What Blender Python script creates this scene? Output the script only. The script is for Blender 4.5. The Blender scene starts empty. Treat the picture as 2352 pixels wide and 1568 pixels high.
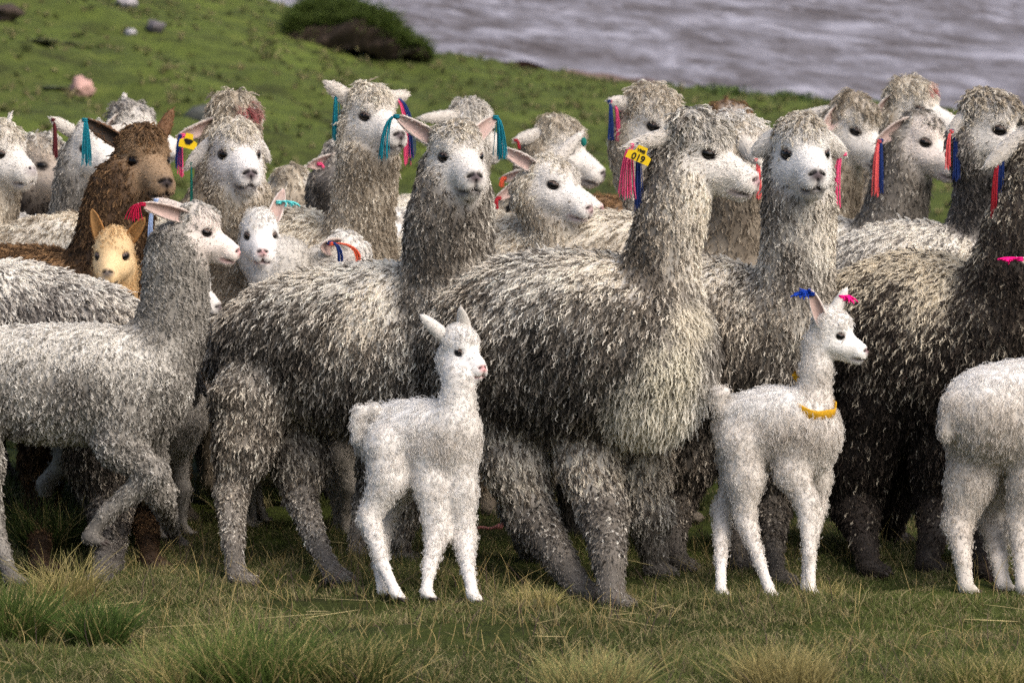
import bpy, math, random
import numpy as np
from mathutils import Vector, Matrix

# ------------------------------------------------------------------ camera, sky, sun, exposure
scene = bpy.context.scene
COL = scene.collection
FPX, CX, CY, HORIZON = 7810.0, 1176.0, 784.0, 270.0      # photograph measured on a 2352 x 1568 copy
CAM_H = 1.5
TH = math.atan((CY - HORIZON) / FPX)
cam_data = bpy.data.cameras.new('camera')
cam_data.sensor_width = 36.0
cam_data.lens = FPX / 2352.0 * 36.0
cam_data.clip_end = 3000
cam_data.dof.use_dof = True
cam_data.dof.focus_distance = 10.95
cam_data.dof.aperture_fstop = 5.6
cam = bpy.data.objects.new('camera', cam_data)
COL.objects.link(cam)
cam.location = (0, 0, CAM_H)
cam.rotation_euler = (math.pi / 2 - TH, 0, 0)
scene.camera = cam

SUN_EL, SUN_AZ = math.radians(48), math.radians(134)        # azimuth clockwise from +Y (away from camera)
world = bpy.data.worlds.new('World')
scene.world = world
world.use_nodes = True
wn = world.node_tree
sky = wn.nodes.new('ShaderNodeTexSky')
sky.sky_type = 'NISHITA'
sky.sun_disc = False
sky.sun_elevation = SUN_EL
sky.sun_rotation = SUN_AZ
sky.air_density = 1.0
sky.dust_density = 6.0
sky.altitude = 0
bg = wn.nodes['Background']
bg.inputs['Strength'].default_value = 0.15
cloud = wn.nodes.new('ShaderNodeHueSaturation')          # an overcast sky is nearly neutral
cloud.inputs['Saturation'].default_value = 0.95
wn.links.new(sky.outputs[0], cloud.inputs['Color'])
wn.links.new(cloud.outputs[0], bg.inputs['Color'])
sun_data = bpy.data.lights.new('sun', 'SUN')
sun_data.energy = 1.0
sun_data.angle = math.radians(60)
sun_data.color = (1.0, 0.985, 0.975)
sun = bpy.data.objects.new('sun', sun_data)
COL.objects.link(sun)
sd = Vector((math.sin(SUN_AZ) * math.cos(SUN_EL), math.cos(SUN_AZ) * math.cos(SUN_EL), math.sin(SUN_EL)))
sun.rotation_euler = sd.to_track_quat('Z', 'Y').to_euler()
sun.location = sd * 30

scene.view_settings.view_transform = 'Standard'
scene.view_settings.look = 'None'
scene.view_settings.gamma = 1
scene.view_settings.exposure = 0.56
scene.render.engine = 'CYCLES'
cy = scene.cycles
cy.max_bounces = 5; cy.diffuse_bounces = 4; cy.glossy_bounces = 2; cy.transmission_bounces = 3
cy.use_denoising = False
cy.use_adaptive_sampling = True
cy.adaptive_threshold = 0.015

rng = np.random.default_rng(11)
random.seed(11)

# ------------------------------------------------------------------ helpers
def P(px, py, D):
    """photo pixel + distance along +Y -> world point"""
    c, s = math.cos(TH), math.sin(TH)
    a, b = (px - CX) / FPX, (CY - py) / FPX
    ray = np.array([a, c + s * b, -s + c * b])
    return np.array([0, 0, CAM_H]) + ray * (D / ray[1])

def G(px, py, z=0.0):
    """photo pixel -> point on the level ground"""
    c, s = math.cos(TH), math.sin(TH)
    a, b = (px - CX) / FPX, (CY - py) / FPX
    ray = np.array([a, c + s * b, -s + c * b])
    return np.array([0, 0, CAM_H]) + ray * ((z - CAM_H) / ray[2])

def to_px(p):
    c, s = math.cos(TH), math.sin(TH)
    q = p - np.array([0, 0, CAM_H])
    f = q[..., 1] * c - q[..., 2] * s
    u = q[..., 1] * s + q[..., 2] * c
    return CX + FPX * q[..., 0] / f, CY - FPX * u / f

def lin(c):
    c = np.asarray(c, float) / 255.0
    return np.where(c <= 0.04045, c / 12.92, ((c + 0.055) / 1.055) ** 2.4)

def unit(v):
    return v / np.maximum(np.linalg.norm(v, axis=-1, keepdims=True), 1e-9)

def wnoise(p, f, seed=0):
    """cheap smooth 3D noise, about -1..1"""
    r = np.random.default_rng(seed + 77)
    out = np.zeros(p.shape[:-1])
    for i in range(6):
        k = r.normal(size=p.shape[-1]) * f * (1 + 0.35 * i)
        out += np.sin(p @ k + r.uniform(0, 6.28))
    return out / 2.6

def tag(o, label=None, cat=None, group=None, kind=None):
    if label: o['label'] = label
    if cat: o['category'] = cat
    if group: o['group'] = group
    if kind: o['kind'] = kind
    return o

def link(o, parent=None):
    COL.objects.link(o)
    if parent is not None: o.parent = parent
    return o

def mesh_np(name, V, F, mat, parent=None, smooth=True, tint=None):
    """V (n,3), F (m,3|4) numpy or list of arrays -> mesh object"""
    me = bpy.data.meshes.new(name)
    Fs = F if isinstance(F, list) else [F]
    Fs = [np.asarray(f, np.int32) for f in Fs if len(f)]
    loops = np.concatenate([f.ravel() for f in Fs])
    sizes = np.concatenate([np.full(len(f), f.shape[1], np.int32) for f in Fs])
    me.vertices.add(len(V)); me.vertices.foreach_set('co', np.asarray(V, np.float32).ravel())
    me.loops.add(len(loops)); me.loops.foreach_set('vertex_index', loops)
    me.polygons.add(len(sizes))
    me.polygons.foreach_set('loop_start', np.concatenate([[0], np.cumsum(sizes)[:-1]]).astype(np.int32))
    me.update(calc_edges=True)
    me.polygons.foreach_set('use_smooth', np.full(len(sizes), smooth))
    if tint is not None:
        at = me.attributes.new('tint', 'FLOAT_COLOR', 'POINT')
        at.data.foreach_set('color', np.concatenate([tint, np.ones((len(V), 1))], 1).astype(np.float32).ravel())
    me.materials.append(mat)
    return link(bpy.data.objects.new(name, me), parent)

def curves_np(name, pts, rad, tint, mat, parent=None):
    """pts (N,K,3), rad (N,K), tint (N,3) -> hair curves object"""
    N, K = rad.shape
    hc = bpy.data.hair_curves.new(name)
    hc.add_curves([K] * N)
    hc.attributes['position'].data.foreach_set('vector', np.ascontiguousarray(pts, np.float32).ravel())
    ra = hc.attributes.get('radius') or hc.attributes.new('radius', 'FLOAT', 'POINT')
    ra.data.foreach_set('value', np.ascontiguousarray(rad, np.float32).ravel())
    at = hc.attributes.new('tint', 'FLOAT_COLOR', 'CURVE')
    at.data.foreach_set('color', np.concatenate([tint, np.ones((N, 1))], 1).astype(np.float32).ravel())
    hc.materials.append(mat)
    return link(bpy.data.objects.new(name, hc), parent)

# ------------------------------------------------------------------ materials
def new_mat(name):
    m = bpy.data.materials.new(name); m.use_nodes = True
    nt = m.node_tree; nt.nodes.clear()
    out = nt.nodes.new('ShaderNodeOutputMaterial')
    return m, nt, out

def hair_mat(name, trans=0.25, rough=0.9, spec=0.15, tipgain=0.35):
    m, nt, out = new_mat(name)
    a = nt.nodes.new('ShaderNodeAttribute'); a.attribute_name = 'tint'
    hi = nt.nodes.new('ShaderNodeHairInfo')
    mr = nt.nodes.new('ShaderNodeMapRange')
    mr.inputs['From Min'].default_value = 0; mr.inputs['From Max'].default_value = 1
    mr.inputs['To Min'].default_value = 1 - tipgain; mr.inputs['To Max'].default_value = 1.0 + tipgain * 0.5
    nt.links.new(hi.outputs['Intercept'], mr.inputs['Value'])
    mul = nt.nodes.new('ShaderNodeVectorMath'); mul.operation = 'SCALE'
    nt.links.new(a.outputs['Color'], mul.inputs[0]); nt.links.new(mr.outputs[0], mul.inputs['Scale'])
    p = nt.nodes.new('ShaderNodeBsdfPrincipled')
    p.inputs['Roughness'].default_value = rough
    p.inputs['Specular IOR Level'].default_value = spec
    nt.links.new(mul.outputs[0], p.inputs['Base Color'])
    t = nt.nodes.new('ShaderNodeBsdfTranslucent')
    nt.links.new(mul.outputs[0], t.inputs['Color'])
    mx = nt.nodes.new('ShaderNodeMixShader'); mx.inputs[0].default_value = trans
    nt.links.new(p.outputs[0], mx.inputs[1]); nt.links.new(t.outputs[0], mx.inputs[2])
    nt.links.new(mx.outputs[0], out.inputs['Surface'])
    return m

def simple_mat(name, rgb, rough=0.8, spec=0.3, var=0.15, scale=40, bump=0.0, coat=0.0):
    m, nt, out = new_mat(name)
    tc = nt.nodes.new('ShaderNodeTexCoord')
    n = nt.nodes.new('ShaderNodeTexNoise'); n.inputs['Scale'].default_value = scale; n.inputs['Detail'].default_value = 4
    nt.links.new(tc.outputs['Object'], n.inputs['Vector'])
    r = nt.nodes.new('ShaderNodeValToRGB')
    c = lin(rgb)
    r.color_ramp.elements[0].position = 0.3; r.color_ramp.elements[1].position = 0.7
    r.color_ramp.elements[0].color = (*np.clip(c * (1 - var), 0, 1), 1); r.color_ramp.elements[1].color = (*np.clip(c * (1 + var), 0, 1), 1)
    nt.links.new(n.outputs['Fac'], r.inputs['Fac'])
    p = nt.nodes.new('ShaderNodeBsdfPrincipled')
    p.inputs['Roughness'].default_value = rough; p.inputs['Specular IOR Level'].default_value = spec
    p.inputs['Coat Weight'].default_value = coat; p.inputs['Coat Roughness'].default_value = 0.03
    nt.links.new(r.outputs[0], p.inputs['Base Color'])
    if bump:
        b = nt.nodes.new('ShaderNodeBump'); b.inputs['Strength'].default_value = bump; b.inputs['Distance'].default_value = 0.01
        nt.links.new(n.outputs['Fac'], b.inputs['Height']); nt.links.new(b.outputs[0], p.inputs['Normal'])
    nt.links.new(p.outputs[0], out.inputs['Surface'])
    return m

def skin_mat():
    m, nt, out = new_mat('skin_and_undercoat')
    a = nt.nodes.new('ShaderNodeAttribute'); a.attribute_name = 'tint'
    tc = nt.nodes.new('ShaderNodeTexCoord')
    n = nt.nodes.new('ShaderNodeTexNoise'); n.inputs['Scale'].default_value = 90; n.inputs['Detail'].default_value = 5
    nt.links.new(tc.outputs['Object'], n.inputs['Vector'])
    mr = nt.nodes.new('ShaderNodeMapRange'); mr.inputs['To Min'].default_value = 0.7; mr.inputs['To Max'].default_value = 1.2
    nt.links.new(n.outputs['Fac'], mr.inputs['Value'])
    mul = nt.nodes.new('ShaderNodeVectorMath'); mul.operation = 'SCALE'
    nt.links.new(a.outputs['Color'], mul.inputs[0]); nt.links.new(mr.outputs[0], mul.inputs['Scale'])
    p = nt.nodes.new('ShaderNodeBsdfPrincipled'); p.inputs['Roughness'].default_value = 0.7; p.inputs['Specular IOR Level'].default_value = 0.25
    nt.links.new(mul.outputs[0], p.inputs['Base Color'])
    b = nt.nodes.new('ShaderNodeBump'); b.inputs['Strength'].default_value = 0.4; b.inputs['Distance'].default_value = 0.004
    nt.links.new(n.outputs['Fac'], b.inputs['Height']); nt.links.new(b.outputs[0], p.inputs['Normal'])
    nt.links.new(p.outputs[0], out.inputs['Surface'])
    return m

M = dict(
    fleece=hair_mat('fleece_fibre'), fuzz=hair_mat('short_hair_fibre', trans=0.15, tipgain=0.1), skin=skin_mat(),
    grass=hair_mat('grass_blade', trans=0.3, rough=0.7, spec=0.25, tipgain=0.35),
    eye=simple_mat('eye_cornea', (12, 9, 8), rough=0.14, spec=0.3, var=0.1, coat=0.0),
    toenail=simple_mat('toenail_horn', (58, 50, 46), rough=0.5),
)
YARN = dict(teal=(24, 112, 128), turquoise=(90, 190, 190), navy=(30, 48, 100), pink=(214, 78, 120), salmon=(214, 92, 92), magenta=(226, 20, 120),
            blue=(22, 60, 160), red=(150, 36, 46), crimson=(170, 24, 60), maroon=(84, 34, 38), orange=(200, 86, 58), green=(30, 105, 95), paleblue=(150, 170, 205))
for k, c in YARN.items():
    M['yarn_' + k] = simple_mat('yarn_' + k, c, rough=0.85, spec=0.15, var=0.25, scale=160)
M['tag_yellow'] = simple_mat('yellow_plastic', (226, 190, 20), rough=0.4, spec=0.4, var=0.06, scale=30)
M['tag_ink'] = simple_mat('black_ink', (22, 18, 14), rough=0.6, var=0.1)
M['collar'] = simple_mat('yellow_cloth_band', (190, 144, 22), rough=0.8, var=0.2, scale=120, bump=0.3)

# lettering for the ear tag, turned into plain meshes while the scene is still small
def text_mesh(body, size):
    cu = bpy.data.curves.new('lettering', 'FONT'); cu.body = body; cu.size = size; cu.align_x = 'CENTER'; cu.align_y = 'CENTER'; cu.extrude = .0004; cu.offset = .0006
    ob = bpy.data.objects.new('lettering', cu); COL.objects.link(ob)
    dg = bpy.context.evaluated_depsgraph_get()
    me = bpy.data.meshes.new_from_object(ob.evaluated_get(dg))
    bpy.data.objects.remove(ob); bpy.data.curves.remove(cu)
    me.materials.clear(); me.materials.append(M['tag_ink'])
    return me
TXT = {t: text_mesh(t, sz) for t, sz in (('019', .030), ('VME', .014))}

# ------------------------------------------------------------------ terrain
def crest_z(x):
    px = CX + FPX * x / 60.0
    return 1.5 + 60.0 * (HORIZON - np.interp(px, [-6000, -400, 300, 660, 850, 1000, 1170, 1350, 1500, 1700, 2000, 2352, 3500, 9000],
                                             [-900, -260, -100, 6, 92, 132, 150, 178, 204, 222, 240, 262, 300, 330])) / FPX

def hill_z(x, y):
    t = np.clip((y - 19.0) / 41.0, 0, 1)
    z = crest_z(x) * (0.55 * t + 0.45 * t * t * (3 - 2 * t))
    over = np.clip(y - 60.0, 0, None)
    z = z - 0.16 * over - 0.02 * np.minimum(over, 12) ** 2
    p = np.stack([x, y], -1)
    far = np.clip((y - 16) / 20, 0, 1)
    z = z + far * (0.10 * wnoise(p, 0.55, 3) + 0.055 * wnoise(p, 1.6, 4) + 0.03 * wnoise(p, 4.0, 5))
    z = z + (1 - far) * 0.014 * wnoise(p, 5.0, 6)
    return z

def terrain_mesh(name, xs, ys, fz, mat):
    X, Y = np.meshgrid(xs, ys, indexing='ij')
    Z = fz(X, Y)
    V = np.stack([X, Y, Z], -1).reshape(-1, 3)
    nx, ny = len(xs), len(ys)
    i, j = np.meshgrid(np.arange(nx - 1), np.arange(ny - 1), indexing='ij')
    a = (i * ny + j).ravel()
    return mesh_np(name, V, np.stack([a, a + ny, a + ny + 1, a + 1], 1), mat)

def ground_mat():
    m, nt, out = new_mat('turf_ground')
    N = nt.nodes.new
    tc = N('ShaderNodeTexCoord')
    def noise(scale, detail=5, rough=0.6):
        n = N('ShaderNodeTexNoise'); n.inputs['Scale'].default_value = scale; n.inputs['Detail'].default_value = detail; n.inputs['Roughness'].default_value = rough
        nt.links.new(tc.outputs['Object'], n.inputs['Vector']); return n
    def ramp(n, stops):
        r = N('ShaderNodeValToRGB'); cr = r.color_ramp
        while len(cr.elements) < len(stops): cr.elements.new(0.5)
        for e, (pos, c) in zip(cr.elements, stops):
            e.position = pos; e.color = (*lin(c), 1)
        nt.links.new(n.outputs['Fac'], r.inputs['Fac']); return r
    n1, n2, n3 = noise(0.55), noise(2.2), noise(18)
    r1 = ramp(n1, [(0.34, (40, 44, 24)), (0.48, (70, 84, 36)), (0.66, (98, 116, 46))])
    r2 = ramp(n2, [(0.28, (38, 34, 24)), (0.42, (66, 74, 34)), (0.56, (86, 98, 42)), (0.78, (108, 104, 60))])
    r3 = ramp(n3, [(0.3, (44, 46, 26)), (0.7, (104, 108, 58))])
    def mix(a, b, f):
        x = N('ShaderNodeMix'); x.data_type = 'RGBA'; x.inputs[0].default_value = f
        nt.links.new(a.outputs[0] if a.bl_idname == 'ShaderNodeValToRGB' else a.outputs[2], x.inputs[6])
        nt.links.new(b.outputs[0], x.inputs[7]); return x
    mx = mix(mix(r1, r2, 0.5), r3, 0.25)
    p = N('ShaderNodeBsdfPrincipled'); p.inputs['Roughness'].default_value = 0.95; p.inputs['Specular IOR Level'].default_value = 0.1
    sx = N('ShaderNodeSeparateXYZ'); nt.links.new(tc.outputs['Object'], sx.inputs[0])
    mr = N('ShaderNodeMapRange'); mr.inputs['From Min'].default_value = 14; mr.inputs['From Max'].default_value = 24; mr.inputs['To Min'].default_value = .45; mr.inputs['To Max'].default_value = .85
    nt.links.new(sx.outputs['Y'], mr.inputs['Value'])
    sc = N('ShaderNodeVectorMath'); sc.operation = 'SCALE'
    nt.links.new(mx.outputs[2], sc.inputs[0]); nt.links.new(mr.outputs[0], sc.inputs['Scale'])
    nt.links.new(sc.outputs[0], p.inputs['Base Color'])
    b = N('ShaderNodeBump'); b.inputs['Strength'].default_value = 0.6; b.inputs['Distance'].default_value = 0.05
    nt.links.new(n3.outputs['Fac'], b.inputs['Height']); nt.links.new(b.outputs[0], p.inputs['Normal'])
    nt.links.new(p.outputs[0], out.inputs['Surface'])
    return m

def scree_mat():
    m, nt, out = new_mat('grey_scree')
    N = nt.nodes.new
    tc = N('ShaderNodeTexCoord')
    mp = N('ShaderNodeMapping'); mp.inputs['Scale'].default_value = (0.045, 0.55, 1.0)
    m0 = N('ShaderNodeMapping'); m0.inputs['Rotation'].default_value = (0, 0, math.radians(66))
    nt.links.new(tc.outputs['Object'], m0.inputs['Vector'])
    nt.links.new(m0.outputs[0], mp.inputs['Vector'])
    n1 = N('ShaderNodeTexNoise'); n1.inputs['Scale'].default_value = 1.0; n1.inputs['Detail'].default_value = 7; n1.inputs['Roughness'].default_value = 0.7; n1.inputs['Distortion'].default_value = 1.0
    nt.links.new(mp.outputs[0], n1.inputs['Vector'])
    r = N('ShaderNodeValToRGB'); cr = r.color_ramp
    for pos in (0.5, 0.6): cr.elements.new(pos)
    for e, (pos, c) in zip(cr.elements, [(0.41, (62, 53, 51)), (0.47, (92, 87, 90)), (0.52, (112, 109, 116)), (0.59, (146, 144, 153))]):
        e.position = pos; e.color = (*lin(c), 1)
    n2 = N('ShaderNodeTexNoise'); n2.inputs['Scale'].default_value = 0.16; n2.inputs['Detail'].default_value = 9; n2.inputs['Roughness'].default_value = 0.72
    nt.links.new(tc.outputs['Object'], n2.inputs['Vector'])
    av = N('ShaderNodeMix'); av.inputs[0].default_value = 0.38
    nt.links.new(n1.outputs['Fac'], av.inputs[2]); nt.links.new(n2.outputs['Fac'], av.inputs[3])
    nt.links.new(av.outputs[0], r.inputs['Fac'])
    p = N('ShaderNodeBsdfPrincipled'); p.inputs['Roughness'].default_value = 0.85
    nt.links.new(r.outputs[0], p.inputs['Base Color'])
    b = N('ShaderNodeBump'); b.inputs['Strength'].default_value = 0.4; b.inputs['Distance'].default_value = 0.3
    nt.links.new(n1.outputs['Fac'], b.inputs['Height']); nt.links.new(b.outputs[0], p.inputs['Normal'])
    nt.links.new(p.outputs[0], out.inputs['Surface'])
    return m

M['ground'] = ground_mat()
M['scree'] = scree_mat()
xs = np.concatenate([np.linspace(-90, -13, 40), np.linspace(-12.7, 12.7, 180), np.linspace(13, 90, 40)])
ys = np.concatenate([np.linspace(-6, 8.2, 12), np.linspace(8.4, 20, 130), np.linspace(20.3, 62, 120), np.linspace(63, 90, 16)])
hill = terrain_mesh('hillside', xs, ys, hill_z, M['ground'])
tag(hill, 'green grassy hillside rising behind the herd and under it', kind='structure')

def scree_z(x, y):
    p = np.stack([x, y], -1)
    z = -2.2 + 0.075 * (y - 66) + 0.0002 * np.clip(y - 66, 0, None) ** 2 - 0.012 * x
    d = 0.05 * wnoise(p, 0.35, 21) + 0.05 * wnoise(p, 0.9, 22) + 0.05 * wnoise(p, 2.2, 23)
    return z + d
scree = terrain_mesh('scree_slope', np.linspace(-160, 220, 260), np.concatenate([np.linspace(64, 180, 200), np.linspace(182, 700, 60)]), scree_z, M['scree'])
tag(scree, 'pale lilac grey stony slope beyond the green hill', kind='structure')

# ------------------------------------------------------------------ signed-distance body builder
def smin(a, b, k):
    h = np.maximum(k - np.abs(a - b), 0) / k
    return np.minimum(a, b) - h * h * k * 0.25

def seg_dist(p, a, b, ra, rb):
    ab = b - a
    L = float(ab @ ab)
    t = np.clip(((p - a) @ ab) / max(L, 1e-9), 0, 1) if L > 1e-9 else np.zeros(p.shape[:-1])
    return np.linalg.norm(p - a - t[..., None] * ab, axis=-1) - (ra + (rb - ra) * t)

def axis(lo, hi, hlo, hhi, c, f):
    hlo, hhi = max(hlo, lo), min(hhi, hi)
    return np.unique(np.concatenate([np.arange(lo, hlo, c), np.arange(hlo, hhi, f), np.arange(hhi, hi + c, c)]))

def surface_nets(F, ax):
    ins = F < 0
    c = np.zeros(tuple(n - 1 for n in F.shape), np.uint8)
    offs = [(i, j, k) for i in (0, 1) for j in (0, 1) for k in (0, 1)]
    sl = lambda o: tuple(slice(o[d], F.shape[d] - 1 + o[d]) for d in range(3))
    for o in offs: c += ins[sl(o)]
    act = (c > 0) & (c < 8)
    idx = np.argwhere(act)
    cf = np.stack([F[idx[:, 0] + o[0], idx[:, 1] + o[1], idx[:, 2] + o[2]] for o in offs], 1)
    acc = np.zeros((len(idx), 3)); cnt = np.zeros(len(idx))
    for a in range(8):
        for b in range(a + 1, 8):
            oa, ob = np.array(offs[a]), np.array(offs[b])
            if np.abs(oa - ob).sum() != 1: continue
            f0, f1 = cf[:, a], cf[:, b]
            m = (f0 < 0) != (f1 < 0)
            t = np.where(m, f0 / np.where(m, f0 - f1, 1), 0)
            acc += np.where(m[:, None], oa + t[:, None] * (ob - oa), 0); cnt += m
    fr = acc / cnt[:, None]
    V = np.stack([ax[d][idx[:, d]] + fr[:, d] * (ax[d][idx[:, d] + 1] - ax[d][idx[:, d]]) for d in range(3)], 1)
    vid = np.full(act.shape, -1, np.int32); vid[act] = np.arange(len(idx))
    Q = []
    for d in range(3):
        e1, e2 = (d + 1) % 3, (d + 2) % 3
        s0 = [slice(1, n - 1) for n in F.shape]; s1 = list(s0)
        s0[d] = slice(0, F.shape[d] - 1); s1[d] = slice(1, F.shape[d])
        A, B = ins[tuple(s0)], ins[tuple(s1)]
        ed = np.argwhere(A != B)
        st = A[tuple(ed.T)]
        base = ed.copy(); base[:, e1] += 1; base[:, e2] += 1
        def cell(u, v):
            q = base.copy(); q[:, e1] -= u; q[:, e2] -= v
            return vid[q[:, 0], q[:, 1], q[:, 2]]
        q = np.stack([cell(1, 1), cell(0, 1), cell(0, 0), cell(1, 0)], 1)
        q[~st] = q[~st][:, ::-1]
        Q.append(q)
    return V, np.concatenate(Q)

BODY, NECK, ULEG, LLEG, FACE, CROWN, CHEEK, CHEST, EAR, TAIL, FOOT = range(11)
NL = 11

def ear_mesh(B, T, nf, W, bend=(0, 0, 0)):
    """cupped leaf-shaped ear, opening towards nf; returns V, F, inner mask"""
    B, T, nf, bend = map(np.asarray, (B, T, nf, bend))
    a = T - B; L = np.linalg.norm(a); a = a / L
    s = unit(np.cross(nf, a)); n = np.cross(a, s)
    nu, nv = 9, 12
    V, inner = [], []
    for side in (0, 1):
        for j in range(nv):
            v = j / (nv - 1)
            w = W * float(np.interp(v, [0, .12, .35, .6, .82, .94, 1], [.62, .86, 1, .96, .74, .46, .12]))
            thm = math.radians(float(np.interp(v, [0, .3, .7, 1], [115, 88, 70, 50])))
            for i in range(nu):
                th = (i / (nu - 1) * 2 - 1) * thm
                r = w - (0.22 * w + 0.0015 if side else 0)
                p = B + a * L * v + bend * v * v + s * r * math.sin(th) + n * (w * 0.55 - r * math.cos(th)) * 0.9
                V.append(p); inner.append(side == 1)
    F = []
    g = lambda sd_, j, i: sd_ * nu * nv + j * nu + i
    for j in range(nv - 1):
        for i in range(nu - 1):
            F.append((g(0, j, i), g(0, j, i + 1), g(0, j + 1, i + 1), g(0, j + 1, i)))
            F.append((g(1, j, i), g(1, j + 1, i), g(1, j + 1, i + 1), g(1, j, i + 1)))
        F.append((g(0, j, 0), g(0, j + 1, 0), g(1, j + 1, 0), g(1, j, 0)))
        F.append((g(0, j, nu - 1), g(1, j, nu - 1), g(1, j + 1, nu - 1), g(0, j + 1, nu - 1)))
    for i in range(nu - 1):
        F.append((g(0, nv - 1, i), g(0, nv - 1, i + 1), g(1, nv - 1, i + 1), g(1, nv - 1, i)))
    return np.array(V), np.array(F), np.array(inner)

# palettes: dark / mid / light fleece
PAL = dict(
    grey=[(48, 45, 43), (136, 130, 124), (238, 233, 223)],
    dirty=[(44, 41, 38), (130, 123, 114), (238, 233, 222)],
    dark=[(34, 29, 26), (84, 75, 67), (230, 219, 197)],
    white=[(116, 108, 98), (198, 192, 182), (242, 239, 233)],
    cream=[(88, 78, 66), (170, 158, 140), (238, 231, 216)],
    brown=[(34, 26, 20), (88, 68, 50), (154, 122, 88)],
    tan=[(140, 108, 70), (204, 170, 122), (236, 216, 180)],
    foal=[(170, 158, 144), (220, 213, 204), (246, 243, 239)],
    silver=[(70, 66, 62), (158, 153, 145), (226, 222, 214)],
)
STY = dict(   # fleece lengths by region: BODY NECK ULEG LLEG FACE CROWN CHEEK CHEST EAR TAIL FOOT
    adult=dict(len=[.037, .025, .030, .022, .010, .048, .032, .060, .015, .05, .016], curl=.0026, lock=14500, spread=.0030, nst=3, r=.00115, conv=.82, var=.31, dk=.22),
    young=dict(len=[.027, .022, .026, .018, .007, .032, .022, .028, .012, .04, .012], curl=.0036, lock=15000, spread=.0034, nst=4, r=.0011, conv=.86, var=.20, dk=.10),
    foal=dict(len=[.027, .010, .013, .012, .007, .010, .008, .020, .009, .020, .010], curl=.0032, lock=15000, spread=.0060, nst=5, r=.0006, conv=.45, var=.10, dk=.02),
    plush=dict(len=[.022, .018, .016, .012, .007, .018, .012, .020, .009, .020, .010], curl=.0022, lock=13000, spread=.0060, nst=5, r=.0007, conv=.40, var=.12, dk=.03),
)
PINK, NOSE_D, NOSE_P = (180, 156, 148), (92, 82, 84), (206, 158, 156)

def rotz(a): c, s = math.cos(a), math.sin(a); return np.array([[c, -s, 0], [s, c, 0], [0, 0, 1]])
def roty(a): c, s = math.cos(a), math.sin(a); return np.array([[c, 0, s], [0, 1, 0], [-s, 0, c]])
def rotx(a): c, s = math.cos(a), math.sin(a); return np.array([[1, 0, 0], [0, c, -s], [0, s, c]])

# head landmarks in head space: x to the nose, y to the animal's left, z up; origin between the eyes
MOUTH = [(.178, 0, -.085), (.158, .022, -.092), (.138, .032, -.098), (.120, .037, -.098)]

def eye_ball():
    V, F = [], []
    nu, nv = 16, 10
    for j in range(nv + 1):
        t = math.pi * j / nv
        for i in range(nu):
            p = 2 * math.pi * i / nu
            V.append((math.sin(t) * math.cos(p), math.cos(t), math.sin(t) * math.sin(p)))
    for j in range(nv):
        for i in range(nu):
            F.append((j * nu + i, j * nu + (i + 1) % nu, (j + 1) * nu + (i + 1) % nu, (j + 1) * nu + i))
    return np.array(V), np.array(F)
EYE_V, EYE_F = eye_ball()

def tube(path, rads, sides=5):
    path = np.asarray(path, float); n = len(path)
    tan = unit(np.gradient(path, axis=0))
    ref = np.array([0.3, 0.9, 0.2])
    s1 = unit(np.cross(tan, ref)); s2 = np.cross(tan, s1)
    ang = np.linspace(0, 2 * math.pi, sides, endpoint=False)
    V = (path[:, None] + np.asarray(rads)[:, None, None] * (np.cos(ang)[None, :, None] * s1[:, None] + np.sin(ang)[None, :, None] * s2[:, None])).reshape(-1, 3)
    F = [(i * sides + k, i * sides + (k + 1) % sides, (i + 1) * sides + (k + 1) % sides, (i + 1) * sides + k) for i in range(n - 1) for k in range(sides)]
    return V, np.array(F)

def join(parts):
    V, F, o = [], [], 0
    for v, f in parts:
        V.append(v); F.append(np.asarray(f) + o); o += len(v)
    return np.concatenate(V), np.concatenate(F)

def tassel(root, base, a, b, color, n=22, spread=0.012, up=0.01, name='ear_tassel', thick=.0021):
    """yarn tassel tied round an ear tip at a, hanging to b"""
    r = np.random.default_rng(int(abs(a[0] * 991 + b[2] * 577) * 100) % 99991)
    parts = []
    L = np.linalg.norm(b - a)
    for i in range(n):
        off = r.normal(size=3) * spread * np.array([1, .6, .25])
        e = b + off + np.array([0, 0, r.uniform(-.06, .10) * L])
        m1 = np.array([a[0] * .25 + b[0] * .75, a[1] * .3 + b[1] * .7, a[2] + up]) + off * .4
        m2 = np.array([b[0], b[1], a[2] * .55 + b[2] * .45]) + off * .75 + r.normal(size=3) * .002
        t = np.linspace(0, 1, 7)[:, None]
        pts = (1 - t) ** 3 * a + 3 * (1 - t) ** 2 * t * m1 + 3 * (1 - t) * t * t * m2 + t ** 3 * e
        parts.append(tube(pts, np.linspace(thick, thick * .6, 7), 4))
    # knot
    ang = np.linspace(0, 2 * math.pi, 11)
    for q in (-.3, .3):
        ring = a + np.stack([np.cos(ang) * .008, np.sin(ang) * .008, q * .010 + 0 * ang], 1)
        parts.append(tube(ring, np.full(11, .004), 5))
    V, F = join(parts)
    return mesh_np(name, V - base, F, M['yarn_' + color], root)

STATS = dict(curves=0, tris=0)

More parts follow.
